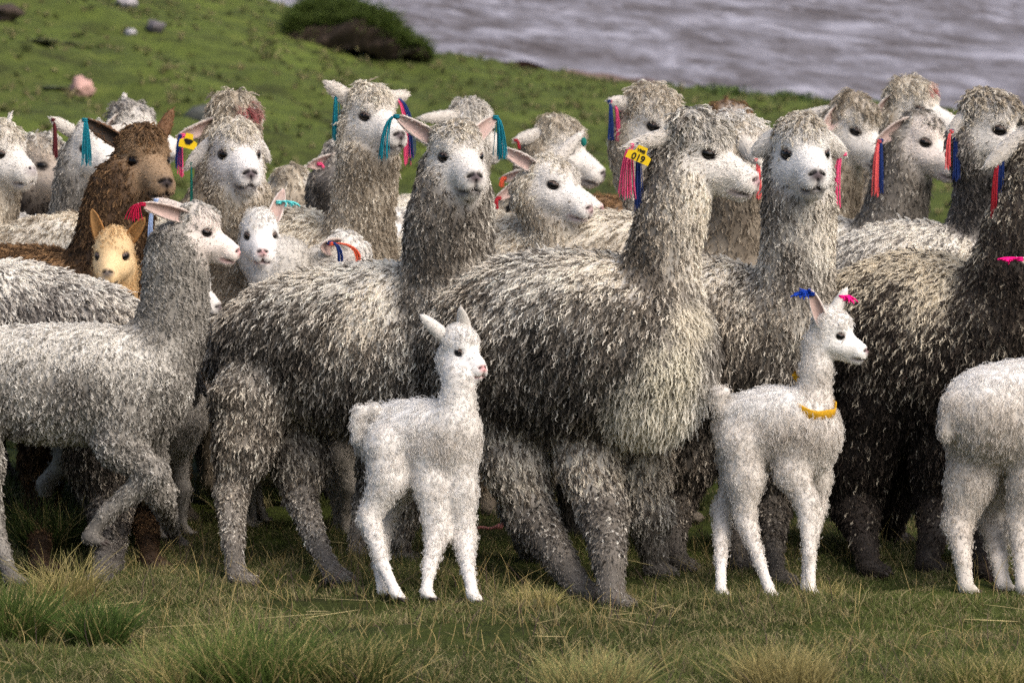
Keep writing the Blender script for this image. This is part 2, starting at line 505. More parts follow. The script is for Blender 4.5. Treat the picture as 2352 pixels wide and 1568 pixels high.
def alpaca(name, label, D, head, yaw=0., s=1., pal='grey', style='adult', top=.6, hy=0., hp=5., hr=0., hs=1., mz=1.0, lod=1, org=None,
           spine=None, neck=None, legs=None, ears=None, earW=.027, tail=None, ub=None, face=(222, 217, 210), nose=NOSE_D, lips=None, crown_pal=None,
           tassels=(), group=None, neck_r=1.0, body_r=1.0, leg_r=1.0, seed=0, topk=1.0, front_light=0., lean=0., legpal=None, faceln=1.0,
           chest_pal=None, legr=None, earcol=None, eyes=True, nbase=None, paint=None):
    r = np.random.default_rng(seed + 1000)
    yw = math.radians(yaw); R = rotz(yw); fwd = R @ np.array([1., 0, 0]); left = R @ np.array([0, 1., 0])
    hpos = P(head[0], head[1], D + (head[2] if len(head) > 2 else 0))
    RH = rotz(math.radians(hy)) @ roty(math.radians(hp)) @ rotx(math.radians(hr))
    if org is None:
        o2 = hpos - R @ np.array([.62 * s + lean, 0, 0])
    else:
        o2 = P(org[0], 800, D + (org[1] if len(org) > 1 else 0))
    base = np.array([o2[0], o2[1], 0.0])
    W = lambda x, y, z: base + R @ np.array([x, y, z]) * s
    prims = []   # a, b, ra, rb, k, label, comb
    ksc = [1.0 if s > .7 else .75]
    def add(a, b, ra, rb, k, lab, comb): prims.append((np.asarray(a, float), np.asarray(b, float), ra, rb, k * ksc[0], lab, np.asarray(comb, float)))
    dn = np.array([0, 0, -1.])
    bcomb = -0.34 * fwd + 0.85 * dn
    # spine
    if spine:
        Xc = P(spine[len(spine) // 2][0], 800, D)[0]
        pts = []
        for q in spine:
            X = P(q[0], q[1], D)
            dd = (X[0] - Xc) * math.tan(yw) if abs(math.cos(yw)) > .3 else 0
            pts.append((P(q[0], q[1], D + dd + (q[3] if len(q) > 3 else 0)), q[2]))
    else:
        br = body_r * s
        pts = [(W(-.40, 0, .76), .20 * br), (W(-.24, 0, .785), .262 * br), (W(0, 0, .78), .28 * br), (W(.22, 0, .77), .272 * br), (W(.38, 0, .78), .225 * br)]
    for (a, ra), (b, rb) in zip(pts[:-1], pts[1:]): add(a, b, ra, rb, .10, BODY, bcomb)
    # chest bulge
    cpt, cr = pts[-1]
    add(cpt + fwd * .04 * s - np.array([0, 0, .06 * s]), cpt + fwd * .03 * s - np.array([0, 0, .14 * s]), cr * .72, cr * .62, .09, CHEST, dn - .15 * fwd)
    # neck
    hj = hpos + RH @ (np.array([-.085, 0, -.075]) * hs)
    if neck:
        npt = [(P(q[0], q[1], D + (q[3] if len(q) > 3 else 0)), q[2]) for q in neck]
    else:
        n0 = np.asarray(nbase) if nbase is not None else cpt + np.array([0, 0, .08 * s]) + fwd * .02 * s
        c1 = n0 + np.array([0, 0, .22 * s]) + fwd * .10 * s
        c2 = hj - np.array([0, 0, .20 * s]) + fwd * .0
        npt = []
        for t in (0, .25, .5, .75, .95):
            p = (1 - t) ** 3 * n0 + 3 * (1 - t) ** 2 * t * c1 + 3 * (1 - t) * t * t * c2 + t ** 3 * hj
            npt.append((p, float(np.interp(t, [0, .25, .5, 1], [.165, .125, .108, .098])) * s * neck_r))
    npt = [(cpt, cr * (.8 if style != 'foal' else .62))] + npt + [(hj, .074 * hs)]
    for (a, ra), (b, rb) in zip(npt[:-1], npt[1:]): add(a, b, ra, rb, .06, NECK, unit(a - b) + .25 * dn)
    # legs
    dl = dict(fl=[(.34, .13, .62), (.33, .15, .47), (.35, .13, .29), (.355, .125, .09), (.385, .125, .032)],
              hl=[(-.30, .13, .66), (-.20, .16, .48), (-.40, .14, .31), (-.36, .135, .09), (-.33, .135, .032)])
    lr = legr or dict(f=[.105, .072, .046, .030, .030], h=[.140, .085, .044, .030, .030])
    feet = []
    for key in ('fl', 'fr', 'hl', 'hr'):
        sg = 1 if key[1] == 'l' else -1
        if legs and key in legs:
            if legs[key] is None: continue
            spec = legs[key]
            foot = G(spec[-1][0], spec[-1][1] + 4, .03)
            lp = []
            n = len(spec)
            dtop = spec[0][2] if len(spec[0]) > 2 else sg * .10
            for i, q in enumerate(spec[:-1]):
                f = i / (n - 1)
                ly = cpt[1] if key[0] == 'f' else pts[1][0][1]
                dq = (D + q[2]) if len(q) > 2 else (ly + sg * math.cos(yw) * .12 * s) * (1 - f) + foot[1] * f
                lp.append(P(q[0], q[1], dq))
            if len(spec[-1]) > 2: foot = P(spec[-1][0], spec[-1][1], spec[-1][2])
            lp.append(foot)
        else:
            j = (r.uniform(-.10, .10), r.uniform(-.05, .05))
            lp = []
            for i, q in enumerate(dl[key[0] + 'l']):
                sh = j[0] * (i / 4.0) + (j[1] if i == 2 else 0)
                lp.append(W(q[0] + sh, q[1] * sg, q[2]))
            off = (cpt - W(.38, 0, .78)) if key[0] == 'f' else (pts[1][0] - W(-.24, 0, .785))
            off[2] = 0
            lp = [q + off for q in lp]
            lp[0] = lp[0].copy(); lp[0][2] = max(lp[0][2], .62 * s)
        rr = [q * s * leg_r for q in lr[key[0]]]
        if style in ('foal', 'plush'): rr[0] *= .80; rr[1] *= .95
        rr[2] *= 1.12 if style == 'adult' else 1.22
        m = len(lp)
        if m != 5: rr = list(np.interp(np.linspace(0, 1, m), np.linspace(0, 1, 5), rr))
        for i in range(m - 1):
            lab = ULEG if i < m - 3 else (LLEG if i < m - 2 else FOOT)
            if i == m - 3: lab = LLEG
            add(lp[i], lp[i + 1], rr[i], rr[i + 1], .058 if i < 2 else .022, lab, unit(lp[i + 1] - lp[i]) * (1 if i < m - 2 else .6) - .12 * fwd)
        # two toes
        tdir = fwd * .9 + r.normal(size=3) * .05; tdir[2] = 0; tdir = unit(tdir)
        sd2 = np.cross(np.array([0, 0, 1.]), tdir)
        for q in (-1, 1):
            a = lp[-1] + sd2 * q * .017 * s; b = a + tdir * .050 * s + sd2 * q * .006 * s
            b[2] = max(.016, a[2] - .016)
            add(a, b, .026 * s, .017 * s, .012, FOOT, tdir)
            feet.append((b, tdir))
    # tail
    if tail:
        tp = [P(q[0], q[1], D + q[2]) for q in tail]
        for a, b in zip(tp[:-1], tp[1:]): add(a, b, .034 * s, .030 * s, .02, TAIL, unit(b - a))
    else:
        rp, rr_ = pts[0]
        add(rp - fwd * (rr_ * .85) + np.array([0, 0, rr_ * .35]), rp - fwd * (rr_ * 1.08) - np.array([0, 0, rr_ * .35]), .05 * s, .035 * s, .03, TAIL, dn)
    # head
    def H(x, y, z):
        x = x * mz if x > 0 else x
        return hpos + RH @ (np.array([x, y, z]) * hs)
    back, up_ = RH @ np.array([-1., 0, 0]), RH @ np.array([0, 0, 1.])
    h = hs; ksc[0] = hs
    ck = .78 if style == 'foal' else (.9 if style == 'young' else 1.0)
    fcomb = back + .25 * dn
    add(H(-.045, 0, .010), H(-.02, 0, .012), .078 * h, .074 * h, .03, FACE, fcomb)
    add(H(-.055, 0, .045), H(-.005, 0, .050), .066 * h * topk, .050 * h * topk, .03, CROWN, -back * .9 + dn * .5)
    add(H(.0, 0, -.012), H(.100, 0, -.044), .059 * h, .044 * h, .03, FACE, fcomb)
    add(H(.100, 0, -.050), H(.148, 0, -.062), .045 * h, .037 * h, .02, FACE, fcomb)
    add(H(.135, 0, -.040), H(.166, 0, -.046), .024 * h, .020 * h, .018, FACE, fcomb)
    for q in (-1, 1):
        add(H(.146, .015 * q, -.068), H(.162, .012 * q, -.074), .027 * h, .021 * h, .012, FACE, fcomb)
        add(H(-.018, .030 * q, .028), H(.026, .030 * q, .027), .034 * h, .022 * h, .02, FACE, fcomb)      # brow over the eye
        add(H(-.02, .034 * q, -.05), H(.05, .030 * q, -.060), .048 * h, .036 * h, .03, FACE, fcomb + .3 * dn)
        add(H(-.088, .040 * q * ck, -.045), H(-.074, .038 * q * ck, -.085), .055 * h * ck, .055 * h * ck, .04, CHEEK, dn * .9 + back * .4)
    add(H(-.02, 0, -.072), H(.134, 0, -.098), .048 * h, .026 * h, .025, FACE, fcomb + .3 * dn)
    # ---- evaluate on a grid that is finer round the head
    lo = np.min([np.minimum(a - ra, b - rb) for a, b, ra, rb, *_ in prims], 0) - .05
    hi = np.max([np.maximum(a + ra, b + rb) for a, b, ra, rb, *_ in prims], 0) + .05
    cs = (.012, .017, .022)[lod]; fs = (.0048 if hs > .8 else .0042, .0062, .009)[lod]
    hc = hpos + RH @ (np.array([.055, 0, -.03]) * hs)
    ext = np.array([.165, .165, .14]) * hs
    ax = [axis(lo[d], hi[d], hc[d] - ext[d], hc[d] + ext[d], cs, fs) for d in range(3)]
    F = np.full(tuple(len(a) for a in ax), .5, np.float32)
    for a, b, ra, rb, k, *_ in prims:
        mg = k + .03
        l_, h_ = np.minimum(a - ra, b - rb) - mg, np.maximum(a + ra, b + rb) + mg
        ii = [slice(max(np.searchsorted(ax[d], l_[d]) - 1, 0), np.searchsorted(ax[d], h_[d]) + 1) for d in range(3)]
        g = np.stack(np.meshgrid(ax[0][ii[0]], ax[1][ii[1]], ax[2][ii[2]], indexing='ij'), -1)
        F[tuple(ii)] = smin(F[tuple(ii)], seg_dist(g, a, b, ra, rb).astype(np.float32), k)
    # carve mouth slit, nostrils and eye sockets
    if lod < 2:
        carve = []
        for q in (-1, 1):
            mp = [H(x, y * q, z) for x, y, z in MOUTH]
            carve += [(a, b, .0045 * h, .0035 * h) for a, b in zip(mp[:-1], mp[1:])]
            carve.append((H(.183, .009 * q, -.040), H(.172, .020 * q, -.050), .0055 * h, .004 * h))
        for q in (-1, 1): carve.append((H(.030 / mz, .060 * q, .0), H(.032 / mz, .064 * q, .0), .0180 * h, .0180 * h))
        carve.append((H(.182, 0, -.056), H(.182, 0, -.076), .003 * h, .003 * h))
        for a, b, ra, rb in carve:
            l_, h_ = np.minimum(a, b) - .02, np.maximum(a, b) + .02
            ii = [slice(max(np.searchsorted(ax[d], l_[d]) - 1, 0), np.searchsorted(ax[d], h_[d]) + 1) for d in range(3)]
            g = np.stack(np.meshgrid(ax[0][ii[0]], ax[1][ii[1]], ax[2][ii[2]], indexing='ij'), -1)
            F[tuple(ii)] = -smin(-F[tuple(ii)], seg_dist(g, a, b, ra, rb).astype(np.float32), .008)
    V, Q = surface_nets(F, ax)
    # ---- per-vertex weights
    dist = np.stack([seg_dist(V, a, b, ra, rb) for a, b, ra, rb, *_ in prims], 1)
    w = np.exp(-(dist - dist.min(1, keepdims=True)) / (.014 if s > .7 else .008)); w /= w.sum(1, keepdims=True)
    labs = np.array([p[5] for p in prims]); combs = np.stack([p[6] for p in prims])
    WL = np.zeros((len(V), NL))
    for l in range(NL):
        if (labs == l).any(): WL[:, l] = w[:, labs == l].sum(1)
    comb = w @ combs
    # head-space coordinates
    q = ((V - hpos) @ RH) / hs
    q[:, 0] = np.where(q[:, 0] > 0, q[:, 0] / mz, q[:, 0])
    # crown combs outward from the middle of the crown and forward over the brow
    cq = q - np.array([-.05, 0, .06]); cq[:, 2] *= .2
    cc = (unit(cq + np.array([.02, 0, 0])) @ RH.T) + .35 * dn
    comb = comb * (1 - WL[:, [CROWN]]) + cc * WL[:, [CROWN]]
    # ---- ears
    ev, ef, einn = [], [], []
    earinfo = []
    off = len(V)
    dflt = [(-.13, .14, .13), (-.13, -.14, .13)]
    eo = 0
    for i, sgn in enumerate((1, -1)):
        e = ears[i] if ears else 'auto'
        if e is None: earinfo.append(None); continue
        Bp = H(-.075, .052 * sgn, .042)
        if e == 'auto': Tp = H(*dflt[i]); bend = (0, 0, 0); nf = RH @ np.array([.7, .5 * sgn, -.3])
        else:
            side = RH @ np.array([0, .10 * sgn * hs, 0])
            Tp = P(e[0], e[1], Bp[1] + (e[2] if len(e) > 2 else side[1]))
            bend = np.array([0, 0, -e[3]]) if len(e) > 3 else (0, 0, 0)
            nf = RH @ np.array([.75, .45 * sgn, -.25])
            if len(e) > 4: nf = nf * .35 + e[4] * unit(np.array([0, 0, CAM_H]) - Bp)
        earinfo.append((Bp, Tp + np.asarray(bend), nf))
        v, f, inn = ear_mesh(Bp - (Tp - Bp) * .12, Tp, nf, earW * hs, bend)
        ev.append(v); ef.append(f + off + eo); einn.append(inn); eo += len(v)
    nb = len(V)
    if ev:
        EV = np.concatenate(ev); V = np.concatenate([V, EV])
        inn = np.concatenate([np.zeros(nb, bool)] + einn)
        wl = np.zeros((len(EV), NL)); wl[:, EAR] = 1; WL = np.concatenate([WL, wl])
        ecomb = np.concatenate([np.tile(unit(e[1] - e[0]), (len(v), 1)) for e, v in zip([e for e in earinfo if e], ev)])
        comb = np.concatenate([comb, ecomb]); q = np.concatenate([q, np.full((len(EV), 3), 9.)])
        Q = np.concatenate([Q] + ef)
    else: inn = np.zeros(nb, bool)
    # ---- normals
    tri = np.concatenate([Q[:, [0, 1, 2]], Q[:, [0, 2, 3]]])
    fn = np.cross(V[tri[:, 1]] - V[tri[:, 0]], V[tri[:, 2]] - V[tri[:, 0]])
    ar = .5 * np.linalg.norm(fn, axis=1)
    vn = np.zeros_like(V)
    for k in range(3): np.add.at(vn, tri[:, k], fn)
    vn = unit(vn)
    # ---- colour
    U = dict(zip(range(NL), [.42, .44, .40, .36, .8, .6, .5, .62, .75, .5, .3]))
    if ub: U.update(ub)
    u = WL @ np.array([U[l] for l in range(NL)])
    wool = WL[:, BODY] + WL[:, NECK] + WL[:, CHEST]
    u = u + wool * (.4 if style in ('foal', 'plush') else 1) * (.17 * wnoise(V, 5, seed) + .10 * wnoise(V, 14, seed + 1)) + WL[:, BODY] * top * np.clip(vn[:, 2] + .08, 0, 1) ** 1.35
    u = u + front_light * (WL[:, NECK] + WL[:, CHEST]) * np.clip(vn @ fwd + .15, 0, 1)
    pl = [lin(c) for c in PAL[pal]]
    def grad(u, pl):
        u = np.clip(u, 0, 1)[:, None]
        return np.where(u < .5, pl[0] + (pl[1] - pl[0]) * (u * 2), pl[1] + (pl[2] - pl[1]) * (u * 2 - 1))
    fc = lin(face)
    facew = np.clip(WL[:, FACE], 0, 1) * np.clip((q[:, 0] + .07) / .035, 0, 1)
    facew[nb:] = 0
    # skin paint on the face
    ec = np.array([.026, .055, .0])
    de = np.minimum(*[np.linalg.norm((q - ec * np.array([1, sg, 1])) * np.array([.80, .95, 1.28]), axis=1) for sg in (1, -1)])
    md = np.full(len(V), 9.)
    for sg in (1, -1):
        mp = [np.array((x, y * sg, z)) for x, y, z in MOUTH]
        for a, b in zip(mp[:-1], mp[1:]): md = np.minimum(md, seg_dist(q, a, b, 0, 0))
    nz = np.linalg.norm((q - np.array([.180, 0, -.050])) / np.array([.024, .021, .017]), axis=1)
    ns = np.minimum(*[seg_dist(q, np.array([.183, .009 * sg, -.040]), np.array([.172, .020 * sg, -.050]), 0, 0) for sg in (1, -1)])
    ph = seg_dist(q, np.array([.184, 0, -.056]), np.array([.184, 0, -.078]), 0, 0)
    skin = np.tile(fc * .9, (len(V), 1))
    def blend(c, m): skin[:] = skin * (1 - m[:, None]) + lin(c) * m[:, None]
    blend(lips or nose, np.clip(1.25 - md / .013, 0, .7) * (q[:, 0] > .09))
    blend(nose, np.clip(1.6 - nz, 0, 1))
    blend((40, 34, 34), np.clip(1.6 - md / .0045, 0, .85))
    blend((26, 22, 22), np.clip(1.8 - ns / .0042, 0, 1))
    blend((46, 40, 40), np.clip(1.5 - ph / .003, 0, .8))
    blend((44, 36, 34), np.clip(3.6 - de / .0076, 0, 1))
    nohair = np.clip(np.maximum.reduce([3.8 - de / .0076, 1.9 - md / .0050, 1.7 - nz, 1.8 - ns / .005]), 0, 1)
    nohair[nb:] = 0
    under = grad(u - .10, pl) * .85
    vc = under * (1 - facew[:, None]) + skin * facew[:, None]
    ecol = lin(earcol) if earcol else (fc * np.array([.90, .88, .85]) if pal not in ('brown', 'tan') else pl[1])
    vc = vc * (1 - WL[:, [EAR]]) + WL[:, [EAR]] * np.where(inn[:, None], lin(PINK) if pal not in ('brown', 'tan') else pl[0] * 1.4, ecol * .8)
    if style in ('adult', 'young'): vc = np.where(WL[:, [FOOT]] > .7, vc * .7, vc)
    root = link(bpy.data.objects.new(name, None)); root.location = base; root.empty_display_size = .1
    tag(root, label, 'alpaca', group)
    body = mesh_np('body', V - base, Q, M['skin'], root, tint=np.clip(vc, 0, 1))
    STATS['tris'] += len(Q) * 2
    # ---- hair
    st = STY[style]
    lens = np.array(st['len']) * (s if style == 'adult' else 1) ** .5
    lens[CROWN] *= topk; lens[FACE] *= faceln
    ln = WL @ lens
    view = unit(np.array([0, 0, CAM_H]) - V)
    vis = np.clip((np.sum(vn * view, 1) + .45) / .4, .10, 1)
    px, py = to_px(V)
    vis *= np.where((px < -160) | (px > 2512), .12, 1)
    if lod: vis *= np.where(V[:, 2] < .55 * s, .4, 1)
    isf = np.clip(facew + WL[:, EAR] + WL[:, FOOT] + .4 * WL[:, LLEG], 0, 1)
    ltab = np.array([U[l] for l in range(NL)])
    lodn = (1, .62, .36)[lod]; lodr = (1, 1.25, 1.7)[lod]
    def sample(dens, n=None):
        m = ar * dens[tri].mean(1)
        tot = m.sum(); n = int(tot) if n is None else n
        if n < 1: return None
        c = np.cumsum(m); t = np.searchsorted(c, r.uniform(0, c[-1], n)); t = np.minimum(t, len(tri) - 1)
        b = r.uniform(size=(n, 2)); fl = b.sum(1) > 1; b[fl] = 1 - b[fl]
        B = np.stack([1 - b.sum(1), b[:, 0], b[:, 1]], 1)
        T = tri[t]
        return T, B
    ip = lambda A, T, B: (A[T] * (B[..., None] if A.ndim == 2 else B)).sum(1)
    def grow(T, B, length, nst, spread, curl, rad, K, wn_, wc, wg, tint, freq=1.6):
        n0 = unit(ip(vn, T, B)); p0 = ip(V, T, B) - n0 * .003
        c = ip(comb, T, B); c = c - n0 * (np.sum(c * n0, 1, keepdims=True)); c = unit(c)
        N = len(p0)
        jit = r.normal(size=(N, 3)) * .22
        L = length * r.uniform(.65, 1.25, N)
        side = np.cross(n0, c)
        path = np.zeros((N, K, 3)); path[:, 0] = p0
        ph0 = r.uniform(0, 6.28, N); fq = freq * r.uniform(.7, 1.4, N)
        for i in range(1, K):
            t = i / (K - 1)
            d = unit(n0 * wn_ * (1 - .75 * t) + c * wc * (.5 + .5 * t) + dn * wg * t + jit)
            path[:, i] = path[:, i - 1] + d * (L / (K - 1))[:, None]
        tt = np.linspace(0, 1, K)
        am = curl * np.minimum(tt * 2, 1)[None] * r.uniform(.5, 1.4, N)[:, None]
        wv = ph0[:, None] + 6.283 * fq[:, None] * tt[None]
        path += side[:, None] * (am * np.sin(wv))[..., None] + n0[:, None] * (.5 * am * np.cos(wv))[..., None]
        # strands of one lock
        sp = (r.normal(size=(N, nst, 1, 3)) * spread)
        conv = (1 - st['conv'] * tt)[None, None, :, None]
        pts = path[:, None] + sp * conv + r.normal(size=(N, nst, K, 3)) * spread * .10
        prof = np.interp(tt, [0, .35, .7, 1], [.8, 1, .8, .22])
        rr2 = rad * r.uniform(.7, 1.3, (N, nst, 1)) * prof
        tn = np.repeat(tint[:, None], nst, 1) * r.uniform(.82, 1.14, (N, nst, 1))
        return pts.reshape(-1, K, 3), rr2.reshape(-1, K), np.clip(tn.reshape(-1, 3), 0, .92)
    sets = []
    # woolly locks
    woolw = np.clip(1 - isf - WL[:, CROWN], 0, 1)
    woolw[nb:] = 0
    got = sample(st['lock'] * lodn * vis * woolw)
    if got:
        T, B = got; N = len(T)
        nk = np.clip(ip(WL[:, NECK] + WL[:, CHEEK], T, B), 0, 1)
        uu = ip(u, T, B) + r.normal(size=N) * st['var'] * (1 - .45 * nk)
        dk = r.uniform(size=N) < st['dk'] * (1 - .6 * nk)
        uu = np.where(dk, uu * .35, uu)
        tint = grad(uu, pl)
        pz = ip(V, T, B)
        if style == 'adult' and pal in ('dirty', 'grey', 'cream'):
            sm = np.clip(.30 + .40 * wnoise(pz, 3.2, seed + 9) + .22 * wnoise(pz, 9, seed + 8) + .6 * (.72 * s - pz[:, 2]), 0, .85)[:, None]
            tint = tint * (1 - sm + sm * np.array([1.03, .96, .87]))
        if chest_pal is not None:
            cw = np.clip(ip(WL[:, CHEST], T, B) * 1.6, 0, 1)[:, None]
            tint = tint * (1 - cw) + cw * grad(uu + .3, [lin(c) for c in PAL[chest_pal]])
        if legpal is not None:
            cw = np.clip(ip(WL[:, LLEG] + WL[:, FOOT], T, B) * 1.5, 0, 1)[:, None]
            tint = tint * (1 - cw) + cw * grad(uu, [lin(c) for c in PAL[legpal]])
        if paint:
            pp = ip(V, T, B)
            for (x, y, dd, rad_, c) in paint:
                ctr = P(x, y, D + dd)
                dpx = np.linalg.norm((pp - ctr) * np.array([1, .3, 1]), axis=1)
                m = np.clip(1.8 - 1.3 * dpx / rad_, 0, .9)[:, None]
                tint = tint * (1 - m) + lin(c) * m
        a = grow(T, B, ip(ln, T, B), (st['nst'], max(2, st['nst'] - 1), 2)[lod], st['spread'] * lodr, st['curl'], st['r'] * lodr, 7 if lod == 0 else 5, .40, .90, .35, tint, 2.0)
        STATS['curves'] += len(a[0]); curves_np('fleece', a[0] - base, a[1], a[2], M['fleece'], root)
    # crown tuft
    cw_ = np.clip(WL[:, CROWN] * np.clip((.075 - q[:, 0]) / .03, 0, 1), 0, 1); cw_[nb:] = 0
    got = sample((9000, 6500, 4000)[lod] * np.clip(vis, .3, 1) * cw_ * (1 if style != 'foal' else 3))
    if got:
        T, B = got; N = len(T)
        uu = ip(u, T, B) + r.normal(size=N) * .16
        tint = grad(uu, [lin(c) for c in PAL[crown_pal or pal]])
        if paint:
            pp = ip(V, T, B)
            for (x, y, dd, rad_, c) in paint:
                ctr = P(x, y, D + dd)
                dpx = np.linalg.norm((pp - ctr) * np.array([1, .3, 1]), axis=1)
                m = np.clip(1.8 - 1.3 * dpx / rad_, 0, .9)[:, None]
                tint = tint * (1 - m) + lin(c) * m
        a = grow(T, B, ip(ln, T, B), 5 if lod == 0 else 3, .0042 * lodr, .006 if style == 'adult' else .003, (.0012 if style != 'foal' else .0008) * lodr, 6, .65, .75, .65, tint, 1.6)
        STATS['curves'] += len(a[0]); curves_np('topknot', a[0] - base, a[1], a[2], M['fleece'], root)
    # short hair of face, ears and shins
    fz = np.clip(isf * (1 - nohair), 0, 1) * np.where(inn, .18, 1)
    dens = np.where(facew > .4, (95000, 50000, 26000)[lod] / hs, (42000, 20000, 9000)[lod])
    got = sample(dens * vis * fz)
    if got:
        T, B = got; N = len(T)
        fw = np.clip(ip(facew, T, B) + ip(WL[:, EAR], T, B), 0, 1)[:, None]
        uu = ip(u, T, B) + r.normal(size=N) * .12
        legc = grad(uu, [lin(c) for c in PAL[legpal or pal]])
        fcol = ip(np.where(WL[:, [EAR]] > .5, np.where(inn[:, None], ecol * .9, ecol), skin / .9), T, B)
        tint = legc * (1 - fw) + fcol * fw * r.uniform(.85, 1.08, (N, 1))
        a = grow(T, B, ip(ln, T, B), 1, .0001, .0008, .0010 * lodr, 4, .45, 1.0, .1, tint)
        STATS['curves'] += len(a[0]); curves_np('short_hair', a[0] - base, a[1], a[2], M['fuzz'], root)
    # eyes
    if eyes:
        for sg in (1, -1):
            c = H(.021 / mz, .0475 * sg, .0)
            out = RH @ unit(np.array([.55, sg, .05]))
            fx = unit(RH @ np.array([1., 0, 0]) - out * (out @ (RH @ np.array([1., 0, 0])))); fz_ = np.cross(fx, out)
            ev2 = (EYE_V * np.array([.0275, .0208, .0172]) * hs) @ np.stack([fx, out, fz_])
            eo_ = mesh_np('eye', ev2 + c - base, EYE_F, M['eye'], root)
            if lod < 2:
                zz = EYE_V[:, 2] * sg + .18 * EYE_V[:, 0]
                kf = EYE_F[(zz[EYE_F] > .28).all(1)]
                ids, inv = np.unique(kf, return_inverse=True)
                lid = (EYE_V[ids] * np.array([.0275, .0208, .0172]) * 1.09 * hs) @ np.stack([fx, out, fz_])
                mesh_np('eyelid', lid + c - base, inv.reshape(kf.shape), M['skin'], eo_, tint=np.tile(lin((96, 82, 76)) if pal not in ('brown',) else lin((44, 34, 28)), (len(ids), 1)))
    # toenails
    if lod == 0:
        for b, td in feet:
            tn_, tf = tube([b - td * .004, b + td * .012 + np.array([0, 0, -.002]), b + td * .026 + np.array([0, 0, -.010])], [.011 * s, .009 * s, .003 * s], 6)
            mesh_np('toenail', tn_ - base, tf, M['toenail'], root)
    # yarn
    for t in tassels:
        ei, bx, by, col = t[:4]
        if isinstance(ei, tuple): a_ = P(ei[0], ei[1], hpos[1] + (ei[2] if len(ei) > 2 else 0))
        else:
            e = earinfo[ei]; a_ = e[0] + (e[1] - e[0]) * (t[4] if len(t) > 4 else .92)
        b_ = P(bx, by, a_[1] - .012)
        tassel(root, base, a_, b_, col, n=26 if lod == 0 else 16, spread=t[5] if len(t) > 5 else .011, thick=t[6] if len(t) > 6 else (.0021 if lod == 0 else .003))
    return dict(prims=prims, root=root, base=base, H=H, RH=RH, hpos=hpos, ears=earinfo, hs=hs)

# ------------------------------------------------------------------ background: bank, rocks, shrubs
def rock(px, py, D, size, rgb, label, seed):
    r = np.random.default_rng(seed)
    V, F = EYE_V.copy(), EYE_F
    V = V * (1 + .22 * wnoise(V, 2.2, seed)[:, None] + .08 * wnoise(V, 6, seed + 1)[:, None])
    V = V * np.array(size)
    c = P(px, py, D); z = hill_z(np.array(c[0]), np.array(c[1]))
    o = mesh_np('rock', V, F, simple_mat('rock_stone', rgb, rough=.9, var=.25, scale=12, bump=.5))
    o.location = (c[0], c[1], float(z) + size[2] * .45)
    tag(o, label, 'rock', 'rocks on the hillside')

def hill_dist(px, py):
    """distance at which the photo ray meets the hillside"""
    ds = np.linspace(20, 60, 400)
    pts = np.array([P(px, py, d) for d in ds])
    z = hill_z(pts[:, 0], pts[:, 1])
    hit = np.argmax(pts[:, 2] < z)
    return float(ds[hit]) if (pts[:, 2] < z).any() else 58.0

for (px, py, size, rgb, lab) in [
        (187, 222, (.13, .13, .13), (172, 138, 130), 'pale pink boulder lying alone on the green slope'),
        (355, 78, (.12, .12, .09), (92, 88, 92), 'small dark grey stone high on the green slope'),
        (300, 82, (.09, .09, .06), (150, 148, 152), 'small pale grey stone beside the dark one on the slope'),
        (292, 18, (.15, .12, .09), (150, 146, 150), 'pale stone near the top of the green slope'),
        (95, 100, (.22, .2, .025), (66, 70, 46), 'low dark flat stone on the upper green slope'),
        (160, 104, (.16, .2, .025), (66, 70, 46), 'low dark flat stone right beside a second one on the slope'),
        (12, 42, (.22, .2, .13), (62, 52, 46), 'dark brown lump of rock at the upper edge of the slope'),
        (125, 208, (.16, .2, .022), (62, 68, 44), 'flat dark stone half sunk in grass near the pink boulder'),
        (490, 282, (.28, .2, .13), (72, 74, 70), 'grey rock behind the alpaca with the red crown mark'),
        (1960, 398, (.30, .22, .12), (28, 28, 28), 'black lump standing in for the shade between the alpaca necks')]:  # last entry: black lump added to stand for shade, not a stone
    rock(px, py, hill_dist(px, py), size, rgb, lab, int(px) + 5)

def hair_patch(name, pts0, nrm, length, rad, tint, mat, seed, parent=None, K=4, lean=.5, base=np.zeros(3), clump=1, spread=.0):
    r = np.random.default_rng(seed)
    N = len(pts0)
    d0 = unit(nrm + r.normal(size=(N, 3)) * lean)
    bend = r.normal(size=(N, 3)) * .45; bend[:, 2] = -np.abs(bend[:, 2]) * .6
    t = np.linspace(0, 1, K)
    pts = pts0[:, None] + (d0[:, None] * t[None, :, None] + bend[:, None] * (t ** 2)[None, :, None] * .6) * length[:, None, None]
    prof = np.interp(t, [0, .4, 1], [1, .85, .12])
    return curves_np(name, pts - base, rad[:, None] * prof[None], tint, mat, parent)

